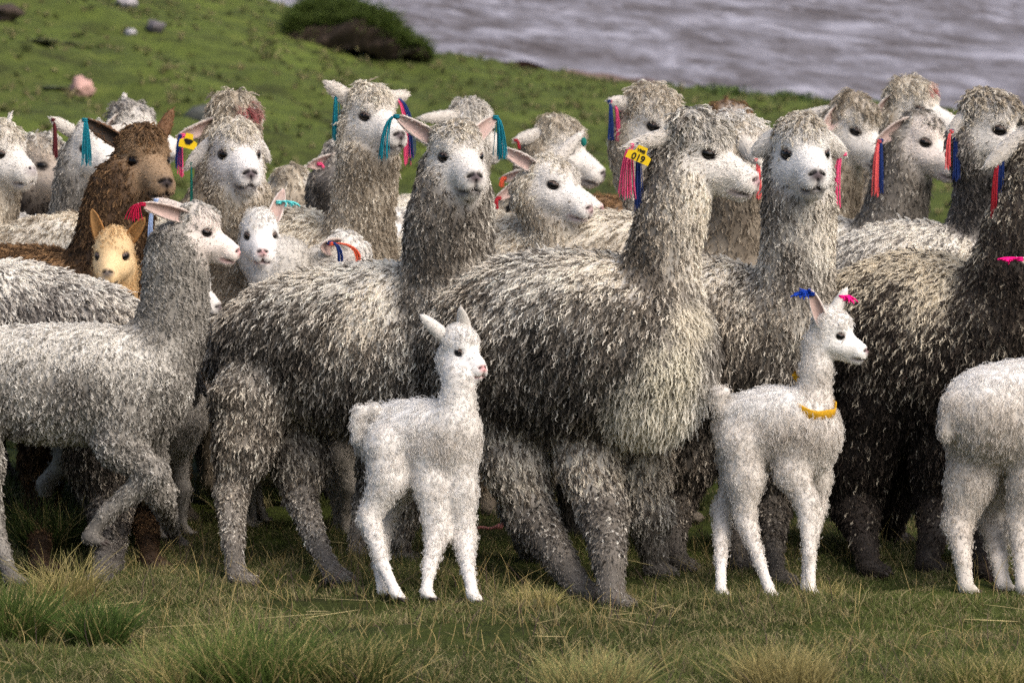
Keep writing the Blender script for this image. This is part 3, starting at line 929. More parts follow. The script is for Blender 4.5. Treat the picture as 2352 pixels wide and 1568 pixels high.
def bank():
    """eroded bank: dark earth face under a turf overhang, on the crest"""
    Dk = 52.0
    a = P(700, 88, Dk); 
    nu, nv = 70, 22
    V = []
    for i in range(nu):
        u = i / (nu - 1)
        px = 655 + 330 * u
        top = np.interp(u, [0, .07, .16, .3, .45, .6, .75, .9, 1], [70, 44, 28, 26, 34, 58, 92, 118, 138])
        bot = np.interp(u, [0, .12, .3, .5, .7, .85, 1], [80, 104, 112, 122, 140, 146, 146])
        for j in range(nv):
            v = j / (nv - 1)                      # 0 front foot -> .5 lip -> 1 back
            if v < .5:
                f = v / .5; py = bot + (top - bot) * f; d = Dk + .35 * f - .25 * math.sin(f * 3.14)
            else:
                f = (v - .5) / .5; py = top + 14 * f * f; d = Dk + .35 + 2.0 * f
            p = P(px, py, d)
            n = .10 * wnoise(p, 3.0, 40) + .07 * wnoise(p, 8.0, 41)
            V.append(p + np.array([n * .6, -n * 1.1, n * .7]))
    V = np.array(V)
    F = np.array([(i * nv + j, (i + 1) * nv + j, (i + 1) * nv + j + 1, i * nv + j + 1) for i in range(nu - 1) for j in range(nv - 1)])
    base = V.mean(0); base[2] = V[:, 2].min()
    root = link(bpy.data.objects.new('earth_bank', None)); root.location = base
    tag(root, 'eroded dark earth bank under an overhanging turf lip on the hill crest', 'bank')
    mesh_np('earth_face', V - base, F, simple_mat('dark_earth', (50, 41, 34), rough=.95, var=.35, scale=2.5, bump=.6), root)
    r = np.random.default_rng(5)
    n = 9000
    u = r.uniform(0, 1, n); v = np.clip(r.normal(.58, .16, n), .34, 1)
    gi = np.minimum((u * (nu - 1)).astype(int), nu - 2); gj = np.minimum((v * (nv - 1)).astype(int), nv - 2)
    f1, f2 = r.uniform(size=(n, 1)), r.uniform(size=(n, 1))
    p = V[gi * nv + gj] * (1 - f1) * (1 - f2) + V[(gi + 1) * nv + gj] * f1 * (1 - f2) + V[gi * nv + gj + 1] * (1 - f1) * f2 + V[(gi + 1) * nv + gj + 1] * f1 * f2
    g = lin((70, 84, 36)) * r.uniform(.6, 1.5, (n, 1))
    nr = np.tile(np.array([0, -.5, .6]), (n, 1))
    hair_patch('turf', p - base, nr, r.uniform(.12, .3, n), r.uniform(.006, .012, n), g, M['grass'], 6, root)
bank()

def far_bank():
    nu, nv = 90, 7
    V = []
    for i in range(nu):
        u = i / (nu - 1); px = 1120 + 520 * u
        top = np.interp(u, [0, .15, .4, .7, 1], [146, 142, 166, 190, 214]); bot = top + np.interp(u, [0, .3, .8, 1], [24, 44, 40, 20])
        for j in range(nv):
            f = j / (nv - 1)
            p = P(px, bot + 30 + (top - bot - 30) * f, 66 + 1.4 * f)
            V.append(p + np.array([0, .35 * wnoise(p, 1.5, 51) - .2, .05 * wnoise(p, 3, 52)]))
    V = np.array(V)
    F = np.array([(i * nv + j, (i + 1) * nv + j, (i + 1) * nv + j + 1, i * nv + j + 1) for i in range(nu - 1) for j in range(nv - 1)])
    b = V.mean(0)
    o = mesh_np('gully_bank', V - b, F, simple_mat('brown_gully_earth', (92, 76, 72), rough=.95, var=.25, scale=1.5, bump=.6)); o.location = b
    tag(o, 'bare brown gully bank between the green crest and the grey slope', kind='structure')
far_bank()

def shrub(px, py, D, w, h, label, seed):
    r = np.random.default_rng(seed)
    c = P(px, py, D)
    root = link(bpy.data.objects.new('shrub', None)); root.location = c
    tag(root, label, 'shrub', 'low shrubs on the crest')
    st_parts = []
    for k in range(9):
        e = np.array([r.uniform(-.8, .8) * w, r.uniform(-.4, .4) * w, h * r.uniform(.5, .9)])
        st_parts.append(tube([np.array([e[0] * .2, e[1] * .2, -.15]), e * np.array([.6, .6, .5]), e], [.02, .014, .006], 5))
    v, f = join(st_parts); mesh_np('stem', v, f, simple_mat('shrub_bark', (66, 54, 42)), root)
    n = 5200
    d = unit(r.normal(size=(n, 3))); d[:, 2] = np.abs(d[:, 2])
    rad = r.uniform(.55, 1, n) * (1 + .25 * wnoise(d, 3.5, seed))
    p = d * rad[:, None] * np.array([w, w * .55, h])
    t1, t2 = unit(r.normal(size=(n, 3))), unit(r.normal(size=(n, 3)))
    sz = r.uniform(.018, .045, (n, 1))
    V = np.stack([p - t1 * sz, p + t2 * sz * .5, p + t1 * sz, p - t2 * sz * .5], 1).reshape(-1, 3)
    F = np.arange(n * 4).reshape(-1, 4)
    g = np.repeat(lin((74, 92, 42)) * r.uniform(.5, 1.5, (n, 1)), 4, 0)
    mesh_np('crown', V, F, M['skin'], root, smooth=False, tint=np.clip(g, 0, 1))
shrub(1650, 240, 57, .95, .30, 'low green shrub on the crest right above the brown woolly crown', 61)
shrub(1790, 250, 56, .75, .26, 'darker low shrub on the crest between two alpaca crowns', 62)
shrub(1880, 262, 56, .45, .18, 'smallest shrub on the crest against the grey slope', 63)

# ------------------------------------------------------------------ grass
def ground_pts(n, y0, y1, half, r, pw=1.0):
    y = y0 + (y1 - y0) * r.uniform(0, 1, n) ** pw
    x = r.uniform(-1, 1, n) * (half(y))
    return x, y

half = lambda y: y * .152 + .9
r = np.random.default_rng(21)
GREENS = np.array([lin(c) for c in [(74, 82, 42), (100, 108, 58), (68, 74, 38), (126, 120, 82), (152, 140, 102)]])
def grass_patch(name, label, n, y0, y1, hmin, hmax, rad, seed, pw=1.0, dry=.25, lean=.4):
    r = np.random.default_rng(seed)
    # blades gather in tufts
    nc = n // 14
    x, y = ground_pts(nc, y0, y1, half, r, pw)
    p2 = np.stack([x, y], -1)
    dens = np.clip(.62 + .45 * wnoise(p2, 2.3, 31) + .25 * wnoise(p2, 7, 32), .06, 1)
    bare = np.hypot((x - P(1040, 1470, 9.75)[0]) / .42, (y - 9.78) / .16)
    dens = np.where(bare < 1, .05, dens)
    keep = r.uniform(size=nc) < dens
    x, y = x[keep], y[keep]; nc = len(x)
    k = 14
    p2 = np.stack([x, y], -1)
    hh = (hmin + (hmax - hmin) * np.clip(.38 + .5 * wnoise(p2, 2.6, 33) + r.normal(size=nc) * .22, 0, 1))
    kind = np.clip(.5 + .55 * wnoise(p2, 1.6, 34) + r.normal(size=nc) * .22, 0, 1)
    g = GREENS[0] * (1 - kind)[:, None] + GREENS[1] * kind[:, None]
    dr = (r.uniform(size=nc) < dry * (.5 + wnoise(p2, 1.1, 35) * .5 + .3))
    g = np.where(dr[:, None], GREENS[3] + (GREENS[4] - GREENS[3]) * r.uniform(size=(nc, 1)), g)
    X = np.repeat(x, k) + r.normal(size=nc * k) * .016; Y = np.repeat(y, k) + r.normal(size=nc * k) * .016
    Z = hill_z(X, Y) - .004
    pts = np.stack([X, Y, Z], 1)
    L = np.repeat(hh, k) * r.uniform(.5, 1.25, nc * k)
    dirs = np.repeat(unit(np.array([0, 0, 1.]) + r.normal(size=(nc, 3)) * .22), k, 0)
    tint = np.repeat(g, k, 0) * r.uniform(.6, 1.35, (nc * k, 1))
    tint = np.where((r.uniform(size=nc * k) < .16)[:, None], GREENS[4] * r.uniform(.8, 1.3, (nc * k, 1)), tint)
    o = hair_patch(name, pts, dirs, L, np.full(nc * k, rad) * r.uniform(.6, 1.3, nc * k), np.clip(tint, 0, .9), M['grass'], seed + 1, lean=lean)
    tag(o, label, 'grass', kind='stuff')
    STATS['curves'] += nc * k
grass_patch('grass', 'short green and straw pasture grass under and before the herd', 520000, 8.3, 12.6, .012, .058, .0014, 22, dry=.2, lean=.55)
grass_patch('grass', 'trodden shaded grass further back beneath the herd', 80000, 12.5, 19.5, .03, .09, .0024, 24)
grass_patch('grass', 'soft green turf covering the hillside behind the herd', 90000, 19, 60, .05, .14, .008, 26, pw=.75, dry=.06)

def stalks():
    r = np.random.default_rng(41)
    n = 5200
    x, y = ground_pts(n, 8.4, 12.2, half, r)
    keep = r.uniform(size=n) < np.clip(.5 + .6 * wnoise(np.stack([x, y], -1), 1.6, 36), .05, 1)
    x, y = x[keep], y[keep]; n = len(x)
    pts = np.stack([x, y, hill_z(x, y)], 1)
    t = lin((176, 156, 104)) * r.uniform(.6, 1.25, (n, 1))
    dk = r.uniform(size=n) < .22
    t = np.where(dk[:, None], lin((92, 72, 72)), t)
    o = hair_patch('dry_stalks', pts, np.tile([0, 0, 1.], (n, 1)), r.uniform(.04, .15, n), r.uniform(.0007, .0013, n), t, M['grass'], 42, lean=.33, K=5)
    tag(o, 'thin straw coloured dry stalks and seed heads among the grass', 'grass', kind='stuff')
stalks()

def fallen_straw():
    r = np.random.default_rng(51)
    n = 80
    x, y = ground_pts(n, 8.7, 11.6, half, r)
    a = r.uniform(0, 6.28, n); L = r.uniform(.08, .26, n)
    t = np.linspace(-.5, .5, 5)
    pts = np.stack([x[:, None] + np.cos(a)[:, None] * L[:, None] * t, y[:, None] + np.sin(a)[:, None] * L[:, None] * t * .8,
                    hill_z(x, y)[:, None] + .035 + r.uniform(-.015, .03, (n, 1)) + r.normal(size=(n, 1)) * .10 * L[:, None] * t], -1)
    o = curves_np('fallen_straw', pts, r.uniform(.0006, .0012, (n, 1)) * np.array([[.6, 1, 1, .9, .3]]), lin((196, 180, 130)) * r.uniform(.7, 1.2, (n, 1)), M['grass'])
    tag(o, 'loose pale straws lying across the pasture grass', 'straw', kind='stuff')
fallen_straw()

def tussock(px, py, rad, h, n, rgb, dryf, label, seed):
    r = np.random.default_rng(seed)
    c = G(px, py, .0)
    root = link(bpy.data.objects.new('grass_tussock', None)); root.location = c
    tag(root, label, 'grass tussock', 'bunch grass tussocks in the foreground')
    a = r.uniform(0, 6.28, n); d = np.sqrt(r.uniform(0, 1, n)) * rad
    p0 = np.stack([np.cos(a) * d, np.sin(a) * d, np.full(n, -.01)], 1)
    nr = unit(np.stack([np.cos(a) * d / rad * .45, np.sin(a) * d / rad * .45, np.ones(n)], 1))
    t = lin(rgb) * r.uniform(.5, 1.35, (n, 1))
    t = np.where((r.uniform(size=n) < dryf)[:, None], lin((170, 156, 104)) * r.uniform(.7, 1.2, (n, 1)), t)
    hair_patch('blades', p0, nr, h * .9 * r.uniform(.55, 1.15, n), r.uniform(.0012, .0024, n), t, M['grass'], seed + 1, root, lean=.14, K=5)
    V, F = EYE_V * np.array([rad * .9, rad * .9, .035]), EYE_F
    mesh_np('root_mat', V, F, simple_mat('matted_grass_base', (74, 72, 44), rough=.95, var=.3, scale=60), root)
for q in [(20, 1475, .085, .22, 800, (80, 98, 44), .18, 'dark green tussock at the far end of the grass below the walking silvery alpaca'),
          (228, 1478, .075, .17, 650, (74, 94, 42), .12, 'compact dark green tussock below the raised foreleg of the silvery alpaca'),
          (585, 1600, .12, .25, 900, (86, 104, 48), .25, 'broad green tussock below the speckled alpaca\'s hind legs'),
          (800, 1590, .10, .19, 750, (76, 86, 42), .3, 'dark tussock below the hind feet of the small white foal'),
          (430, 1600, .11, .20, 500, (122, 134, 74), .45, 'thin pale tussock left of the broad green one'),
          (150, 1400, .07, .22, 320, (120, 116, 66), .65, 'straw coloured sparse tussock beside the compact dark one'),
          (1230, 1400, .06, .11, 160, (140, 136, 80), .6, 'small straw tussock before the great woolly alpaca\'s hoof'),
          (1360, 1600, .12, .16, 600, (128, 134, 84), .5, 'pale feathery tussock at the front of the meadow'),
          (1800, 1590, .10, .17, 450, (134, 124, 78), .6, 'brownish straw tussock in front of the collared foal'),
          (2300, 1600, .12, .15, 500, (100, 104, 52), .4, 'low olive tussock in front of the cropped right-hand foal'),
          (1890, 1385, .05, .10, 130, (130, 122, 70), .6, 'wispy tussock at the collared foal\'s front hooves'),
          (115, 1270, .09, .26, 500, (70, 84, 40), .2, 'tall dark tussock among the brown legs')]:
    tussock(*q, seed=int(q[0]) + 300)

def pink_stick():
    a, b = G(1095, 1212, .03), G(1152, 1210, .035)
    a[1] = b[1]
    t = np.linspace(0, 1, 12)[:, None]
    path = a * (1 - t) + b * t + np.array([0, 0, 1.]) * .003 * np.sin(t * 9)
    rad = np.interp(t[:, 0], [0, .1, .8, .88, .94, 1], [.004, .006, .006, .012, .013, .004])
    V, F = tube(path, rad, 8)
    V2, F2 = tube([b + [-.004, 0, -.006], b + [.004, 0, .012], b + [.001, 0, .024]], [.006, .007, .002], 6)
    V, F = join([(V, F), (V2, F2)])
    o = mesh_np('stick', V - a, F, simple_mat('pink_stick', (186, 120, 112), rough=.6)); o.location = a
    tag(o, 'thin pink stick with a knotted end lying in the grass', 'stick')
pink_stick()

# ------------------------------------------------------------------ the herd
HERD = 'alpacas of the herd'
def ad(*a, **k): k.setdefault('group', HERD); return alpaca('alpaca', *a, **k)
def yg(*a, **k): k.setdefault('group', HERD); return alpaca('young_alpaca', *a, **k)

# --- front row
A = yg('silvery curly-fleeced young alpaca walking with one foreleg lifted', 11.15, (468, 530), yaw=-6, s=.80, pal='silver', style='young', lod=0,
       hy=-8, hp=14, hs=.78, mz=.92, org=(120,), seed=1, nose=NOSE_P, lips=NOSE_P, face=(230, 218, 210), earW=.034,
       spine=[(-190, 870, .135), (-60, 874, .155), (100, 880, .165), (230, 882, .168), (330, 868, .140)],
       neck=[(385, 780, .105), (402, 700, .092), (405, 620, .088), (410, 570, .082)],
       legs=dict(fr=[(290, 960, -.12), (270, 1020, -.14), (352, 1088, -.15), (245, 1178, -.14), (205, 1232, 11.0)],
                 fl=[(320, 960, .12), (330, 1040, .12), (368, 1130, .12), (392, 1205), (405, 1240)],
                 hr=[(-90, 960, -.1), (-50, 1060, -.12), (-30, 1170, -.12), (5, 1270), (25, 1320)],
                 hl=[(-140, 960, .1), (-150, 1060, .1), (-190, 1150, .1), (-170, 1270), (-160, 1310)]),
       ears=[(352, 457, .08, 0, -1), (322, 468, -.06, 0, 1)], ub={BODY: .64, NECK: .56, ULEG: .55, LLEG: .48, CROWN: .75, CHEEK: .46}, leg_r=1.0,
       tassels=[(1, 308, 505, 'crimson', .95, .012), (0, 345, 560, 'paleblue', .9, .003)])
B = ad('grey speckled alpaca whose back shows behind the walking silvery one', 11.75, (-560, 360), yaw=180, s=1.0, pal='grey', top=.9, lod=0, hy=180, seed=2, org=(-60,),
       spine=[(300, 845, .19), (190, 815, .235), (40, 795, .262), (-120, 790, .27), (-260, 800, .23)], ub={BODY: .36, ULEG: .3, LLEG: .35},
       legs=dict(hr=[(270, 960, .14), (260, 1060, .14), (275, 1150, .1), (262, 1260), (262, 1300)],
                 hl=[(250, 960, -.10), (215, 1060, -.1), (235, 1160, -.1), (238, 1260), (236, 1318)]))
C = ad('speckled alpaca with teal yarn tassels hanging from both raised ears', 11.5, (1056, 360, -.2), yaw=-22, s=1.0, pal='dirty', top=.72, lod=0, hy=-74, hp=3, hs=1.1, seed=3, org=(800,),
       spine=[(618, 800, .19), (700, 800, .235), (830, 805, .262), (930, 800, .255), (1010, 790, .21)],
       neck=[(1022, 700, .150, -.18), (1030, 600, .132, -.19), (1032, 520, .128, -.2), (1040, 450, .112, -.18)],
       legs=dict(hr=[(575, 930, -.05), (560, 1030, -.10), (532, 1130, -.12), (536, 1250), (542, 1318)],
                 hl=[(640, 960, .12), (690, 1060, .05), (690, 1140, .0), (730, 1250), (765, 1312)],
                 fr=[(960, 960, -.2), (950, 1060, -.2), (950, 1150, -.15), (920, 1240), (918, 1268)],
                 fl=[(900, 960, .1), (880, 1060, .1), (850, 1160, .1), (825, 1230), (820, 1262)]),
       ears=[(1140, 268, .06, 0, 1), (908, 266, .02, 0, 1)], ub={BODY: .44, NECK: .44, CROWN: .70, CHEEK: .46, CHEST: .5, ULEG: .60, LLEG: .62, FOOT: .5}, front_light=.1, crown_pal='cream',
       tassels=[(1, 884, 362, 'teal', .97, .012), (0, 1150, 362, 'teal', .97, .009)], topk=.95)
E = ad('great woolly alpaca with a numbered yellow tag in its ear', 11.08, (1624, 349, -.18), yaw=-35, s=1.06, pal='dirty', top=.66, lod=0, hy=-24, hp=13, hs=1.04, topk=1.15, seed=4, org=(1270,),
       spine=[(1110, 800, .20), (1165, 800, .265), (1270, 802, .292), (1390, 800, .275), (1480, 800, .225)],
       neck=[(1500, 720, .140, -.18), (1515, 640, .108, -.2), (1528, 560, .096, -.2), (1545, 490, .094, -.19), (1562, 430, .092, -.18)],
       legs=dict(fr=[(1345, 930, -.10), (1350, 1070, -.16), (1385, 1170, -.24), (1400, 1290), (1405, 1368)],
                 fl=[(1470, 940, -.05), (1475, 1080, -.05), (1490, 1180, -.05), (1500, 1250), (1505, 1300)],
                 hr=[(1165, 920, -.0), (1185, 1070, -.06), (1225, 1190, -.1), (1290, 1290), (1335, 1348)],
                 hl=[(1200, 1000, .3), (1205, 1080, .3), (1200, 1160, .3), (1215, 1240), (1220, 1262)]),
       leg_r=1.0, legr=dict(f=[.112, .078, .064, .043, .036], h=[.125, .084, .062, .043, .036]), legpal='dirty', chest_pal='white', front_light=.42, faceln=1.1,
       ears=[None, (1428, 332, -.02, .012, -1)], earW=.03, ub={BODY: .40, NECK: .54, CROWN: .72, CHEEK: .52, CHEST: .85, ULEG: .80, LLEG: .40, FOOT: .42}, nose=(170, 138, 140), lips=(150, 130, 132),
       paint=[(1500, 960, -.5, .13, (236, 230, 214)), (1545, 850, -.5, .09, (232, 226, 208)), (1585, 740, -.4, .07, (226, 218, 200)), (1455, 1030, -.5, .07, (232, 226, 212))], tassels=[(1, 1438, 452, 'pink', .82, .011), (1, 1464, 474, 'navy', .74, .010)])
Fm = ad('white-faced alpaca looking straight out from behind the great woolly one', 11.75, (1848, 353, -.25), yaw=-16, s=1.05, pal='dirty', lod=0, hy=-83, hp=3, hs=1.18, seed=5, org=(1560,),
        spine=[(1300, 800, .22), (1400, 785, .27), (1540, 785, .275), (1660, 800, .27), (1760, 810, .225)],
        neck=[(1810, 730, .145, -.2), (1828, 640, .112, -.22), (1834, 560, .106, -.23), (1836, 480, .108, -.22)],
        legs=dict(fr=[(1790, 960, -.2), (1780, 1060, -.2), (1775, 1170, -.2), (1775, 1260), (1780, 1318)],
                  fl=[(1720, 960, .1), (1710, 1060, .1), (1690, 1160, .1), (1700, 1250), (1700, 1290)],
                  hr=[(1560, 960, -.1), (1580, 1060, -.1), (1560, 1150, -.1), (1550, 1240), (1555, 1285)]),
        ears=[(1945, 352, .06, .01, -1), (1726, 346, .03, .012, -1)], earW=.036, ub={BODY: .42, NECK: .66, CROWN: .66, CHEEK: .54, CHEST: .55, ULEG: .3, LLEG: .22}, front_light=.15, crown_pal='cream',
        face=(228, 225, 220), tassels=[(0, 1920, 482, 'pink', .9, .008)])
H_ = ad('dark chocolate-grey alpaca with cream-tipped back standing behind the collared foal', 11.6, (2440, 330, -.3), yaw=-32, s=1.06, pal='dark', top=1.0, lod=0, hy=-20, hp=5, hs=1.1, seed=6, org=(2090,),
        spine=[(1985, 800, .22), (2040, 800, .28), (2110, 800, .30), (2200, 810, .28), (2270, 800, .22)],
        neck=[(2300, 720, .16, -.25), (2330, 620, .13, -.3), (2352, 520, .115, -.3), (2375, 420, .10, -.3)],
        legs=dict(hr=[(2010, 960, -.1), (1975, 1060, -.1), (1965, 1160, -.1), (1985, 1250), (1995, 1296)],
                  hl=[(2080, 960, .2), (2060, 1060, .2), (2040, 1150, .2), (2050, 1210), (2050, 1225)],
                  fr=[(2180, 960, -.2), (2165, 1060, -.2), (2160, 1160, -.2), (2140, 1240), (2128, 1290)],
                  fl=[(2260, 960, 0), (2265, 1060, 0), (2260, 1160, 0), (2255, 1260), (2258, 1305)]),
        leg_r=1.0, legr=dict(f=[.115, .086, .066, .038, .034], h=[.14, .095, .066, .036, .034]), ears=[None, (2258, 378, -.02, .014, -1)], earW=.034, ub={BODY: .36, NECK: .46, ULEG: .12, LLEG: .2, CHEST: .4}, tassels=[(1, 2283, 500, 'red', .62, .006), (1, 2298, 480, 'navy', .58, .008)])

# --- foals in front
D_ = alpaca('alpaca_foal', 'fluffy white foal standing bare-necked before the great woolly alpaca', 10.75, (1068, 806), yaw=-38, s=.52, pal='foal', style='foal', lod=0,
            hy=-52, hp=10, hs=.66, mz=.86, org=(950,), seed=7, nose=(204, 150, 150), lips=(208, 158, 158), face=(238, 235, 231), earW=.036, topk=1.15, neck_r=.8,
            spine=[(872, 1000, .078, -.02), (925, 1003, .090), (985, 1003, .092), (1032, 1002, .080)],
            neck=[(1046, 975, .062, -.06), (1052, 920, .041, -.06), (1056, 870, .040, -.05)],
            legs=dict(hr=[(890, 1030, -.04), (893, 1100, -.065), (848, 1190, -.08), (880, 1300), (908, 1356)],
                      hl=[(910, 1050, .1), (915, 1110, .1), (880, 1190, .1), (872, 1300), (878, 1348)],
                      fr=[(985, 1040, -.06), (990, 1120, -.09), (1004, 1225, -.13), (985, 1310), (978, 1356)],
                      fl=[(1055, 1060, -.06), (1058, 1130, -.08), (1066, 1230, -.1), (1075, 1310), (1086, 1362)]),
            leg_r=1.22, tail=[(860, 940, .03), (828, 945, .03), (820, 975, .03), (822, 1008, .03)],
            ears=[(1058, 704, -.05, 0, -1), (965, 722, -.01, 0, -1)], group='white foals at the front of the herd', ub={BODY: .62, NECK: .85, ULEG: .85, LLEG: .8, CROWN: .9, CHEST: .85, CHEEK: .85, TAIL: .85, FOOT: .8})
Gf = alpaca('alpaca_foal', 'white foal wearing a yellow collar with blue and pink ear yarn', 10.74, (1925, 768), yaw=-16, s=.53, pal='foal', style='foal', lod=0,
            hy=-20, hp=11, hs=.66, mz=.84, org=(1770,), seed=8, nose=(120, 96, 98), lips=(120, 104, 106), face=(238, 235, 230), earW=.036, topk=1.2, neck_r=.8,
            spine=[(1705, 976, .086), (1760, 980, .098), (1815, 984, .100), (1854, 988, .090)],
            neck=[(1862, 962, .056), (1869, 915, .042), (1876, 850, .040)],
            legs=dict(hr=[(1702, 1020, -.045), (1712, 1100, -.065), (1712, 1190, -.08), (1745, 1290), (1768, 1354)],
                      hl=[(1695, 1050, .09), (1700, 1110, .09), (1660, 1170, .08), (1656, 1280), (1655, 1352)],
                      fr=[(1828, 1030, -.05), (1818, 1090, -.075), (1853, 1150, -.10), (1860, 1280), (1862, 1352)],
                      fl=[(1870, 1040, .07), (1872, 1100, .07), (1874, 1160, .07), (1858, 1270), (1850, 1344)]),
            leg_r=1.12, tail=[(1665, 900, 0), (1650, 905, 0), (1652, 940, 0)],
            ears=[(1946, 660, .03, 0, -1), (1860, 664, -.02, 0, 1)], group='white foals at the front of the herd', ub={BODY: .52, NECK: .72, ULEG: .66, LLEG: .66, CROWN: .82, CHEST: .75, CHEEK: .8, TAIL: .7, FOOT: .7},
            tassels=[(1, 1842, 680, 'blue', .86, .016, .0034), (1, 1850, 668, 'blue', .86, .014, .0034), (0, 1952, 692, 'magenta', .72, .015, .0034)])
J = alpaca('alpaca_foal', 'cropped creamy foal seen from behind with a magenta yarn tuft on one ear', 10.85, (2478, 648), yaw=28, s=.66, pal='foal', style='plush', lod=0,
           hy=10, hp=5, hs=.75, mz=.8, org=(2330,), seed=9, face=(240, 234, 226), earW=.03,
           spine=[(2262, 955, .138), (2320, 955, .150), (2390, 955, .152), (2450, 940, .13)],
           legs=dict(hr=[(2245, 1010, -.05), (2228, 1110, -.07), (2200, 1200, -.09), (2212, 1290), (2218, 1342)],
                     hl=[(2300, 1040, .08), (2300, 1110, .08), (2282, 1200, .06), (2295, 1290), (2302, 1336)],
                     fr=[(2375, 1030, -.12), (2365, 1110, -.12), (2345, 1200, -.12), (2348, 1290), (2350, 1346)]),
           ears=[None, (2338, 594, -.05)], group='white foals at the front of the herd', ub={BODY: .46, ULEG: .5, LLEG: .46, NECK: .5, FOOT: .5}, tassels=[(1, 2312, 598, 'magenta', .96, .013, .0034)], leg_r=1.25)

# --- second row
L = ad('dark brown alpaca with one teal tassel on its curled ear tip', 12.5, (338, 368, -.15), yaw=-28, s=1.02, pal='brown', lod=0, hy=-64, hp=6, hs=1.14, seed=10, org=(40,),
       spine=[(-150, 745, .2), (-90, 745, .24), (40, 745, .262), (130, 750, .25), (220, 755, .2)],
       neck=[(245, 660, .15, -.12), (255, 580, .122, -.14), (268, 500, .115, -.15), (285, 440, .108, -.15)],
       legs=dict(fr=[(110, 960, -.15), (100, 1060, -.15), (98, 1160, -.15), (92, 1250), (92, 1290)],
                 fl=[(300, 960, .0), (320, 1060, 0), (330, 1150, 0), (340, 1250), (345, 1285)]),
       ears=[(397, 250, .05, 0, -1), (192, 274, .0, 0, 1)], earW=.026, face=(150, 126, 100), nose=(52, 44, 44), lips=(84, 74, 72), ub={NECK: .42, CROWN: .58, BODY: .5, CHEEK: .42, LLEG: .55, ULEG: .5},
       earcol=(120, 88, 62), tassels=[(1, 200, 376, 'teal', .97, .009)])
Mf = alpaca('alpaca_foal', 'pale tan foal with orange ears facing out from behind a grey back', 11.95, (258, 586), yaw=-98, s=.62, pal='tan', style='foal', lod=1, hy=-92, hp=8, hs=.86, mz=.8, seed=11,
            ears=[(332, 500, -.06, 0, 1), (211, 480, -.06, 0, 1)], earW=.028, face=(226, 196, 150), nose=(74, 70, 74), lips=(110, 104, 104), earcol=(180, 126, 70), ub={CROWN: .6, NECK: .6, BODY: .5})
Nm = ad('whitish alpaca with dangling ears and a thin green string beside its cheek', 12.5, (548, 354, -.1), yaw=-58, s=1.02, pal='cream', lod=0, hy=-73, hp=4, hs=1.12, seed=12,
        neck=[(535, 690, .15, .0), (540, 610, .112, -.06), (545, 540, .105, -.1), (550, 470, .105, -.1)],
        ears=[(620, 365, .06, .01, -1), (424, 382, .0, .012, -1)], ub={NECK: .58, CROWN: .82, CHEEK: .7}, earW=.03, face=(224, 220, 216), tassels=[(1, 440, 470, 'green', .8, .002)])
Tm = ad('tall slim alpaca with its head above the others against the grass', 13.0, (862, 266, -.1), yaw=-40, s=1.08, pal='cream', lod=0, hy=-58, hp=6, hs=1.08, seed=13,
        neck=[(820, 600, .14, 0), (828, 520, .112, -.03), (838, 440, .102, -.06), (848, 370, .098, -.08)],
        ears=[(940, 215, .06, 0, -1), (746, 188, .0, 0, -1)], earW=.032, ub={NECK: .66, CROWN: .86, CHEEK: .76}, tassels=[(1, 772, 318, 'teal', .55, .008), (0, 934, 372, 'pink', .5, .007), (0, 944, 362, 'navy', .5, .006)])
Wf = alpaca('alpaca_foal', 'white foal with a turquoise tuft on its pricked ear peering between necks', 12.15, (598, 540), yaw=-40, s=.64, pal='white', style='foal', lod=1, hy=-82, hp=8, hs=.84, mz=.82, seed=14,
            org=(730, .15), nbase=P(650, 640, 12.15), ears=[(652, 434, .05, 0, 1), None], earW=.032, face=(240, 236, 232), nose=(180, 140, 138), ub={BODY: .75, CROWN: .85, NECK: .7},
            tassels=[(0, 672, 474, 'turquoise', .6, .010)])
Xf = yg('white young alpaca with lowered head and blue and orange yarn behind its ear', 12.2, (808, 606), yaw=-30, s=.66, pal='white', style='young', lod=1, hy=-20, hp=28, hs=.9, seed=15, org=(700, .1), nbase=P(720, 660, 12.2),
        ears=[None, (736, 566, -.10, 0, 1)], earW=.042, ub={CROWN: .8, BODY: .8, NECK: .75}, tassels=[((757, 558, -.1), 782, 600, 'navy', .9, .006), ((760, 560, -.1), 824, 598, 'orange', .9, .006)])
Zm = ad('white alpaca with both ears pricked and a small green stud in one', 12.7, (1274, 420, -.05), yaw=-45, s=.95, pal='cream', style='adult', lod=0, hy=-32, hp=16, hs=.98, seed=16,
        neck=[(1265, 640, .13, 0), (1272, 570, .098, 0), (1272, 500, .09, 0)], ears=[(1340, 302, .06, 0, -1), (1152, 342, -.02, 0, 1)], earW=.03,
        ub={NECK: .66, CROWN: .82, CHEEK: .78}, face=(226, 222, 217), nose=(176, 150, 150), topk=.75)
AAm = ad('alpaca mostly hidden behind the prick-eared white one, red yarn on its ear', 13.3, (1290, 428), yaw=-8, s=.95, pal='grey', lod=1, hy=-14, hp=14, hs=1.0, seed=17,
         ears=[(1146, 412, .05, 0, 1), (1134, 462, -.03, 0, 1)], earW=.032, ub={NECK: .22, CROWN: .7, BODY: .5}, nose=NOSE_P, tassels=[(1, 1140, 480, 'red', .9, .004), (0, 1152, 430, 'orange', .9, .004)])
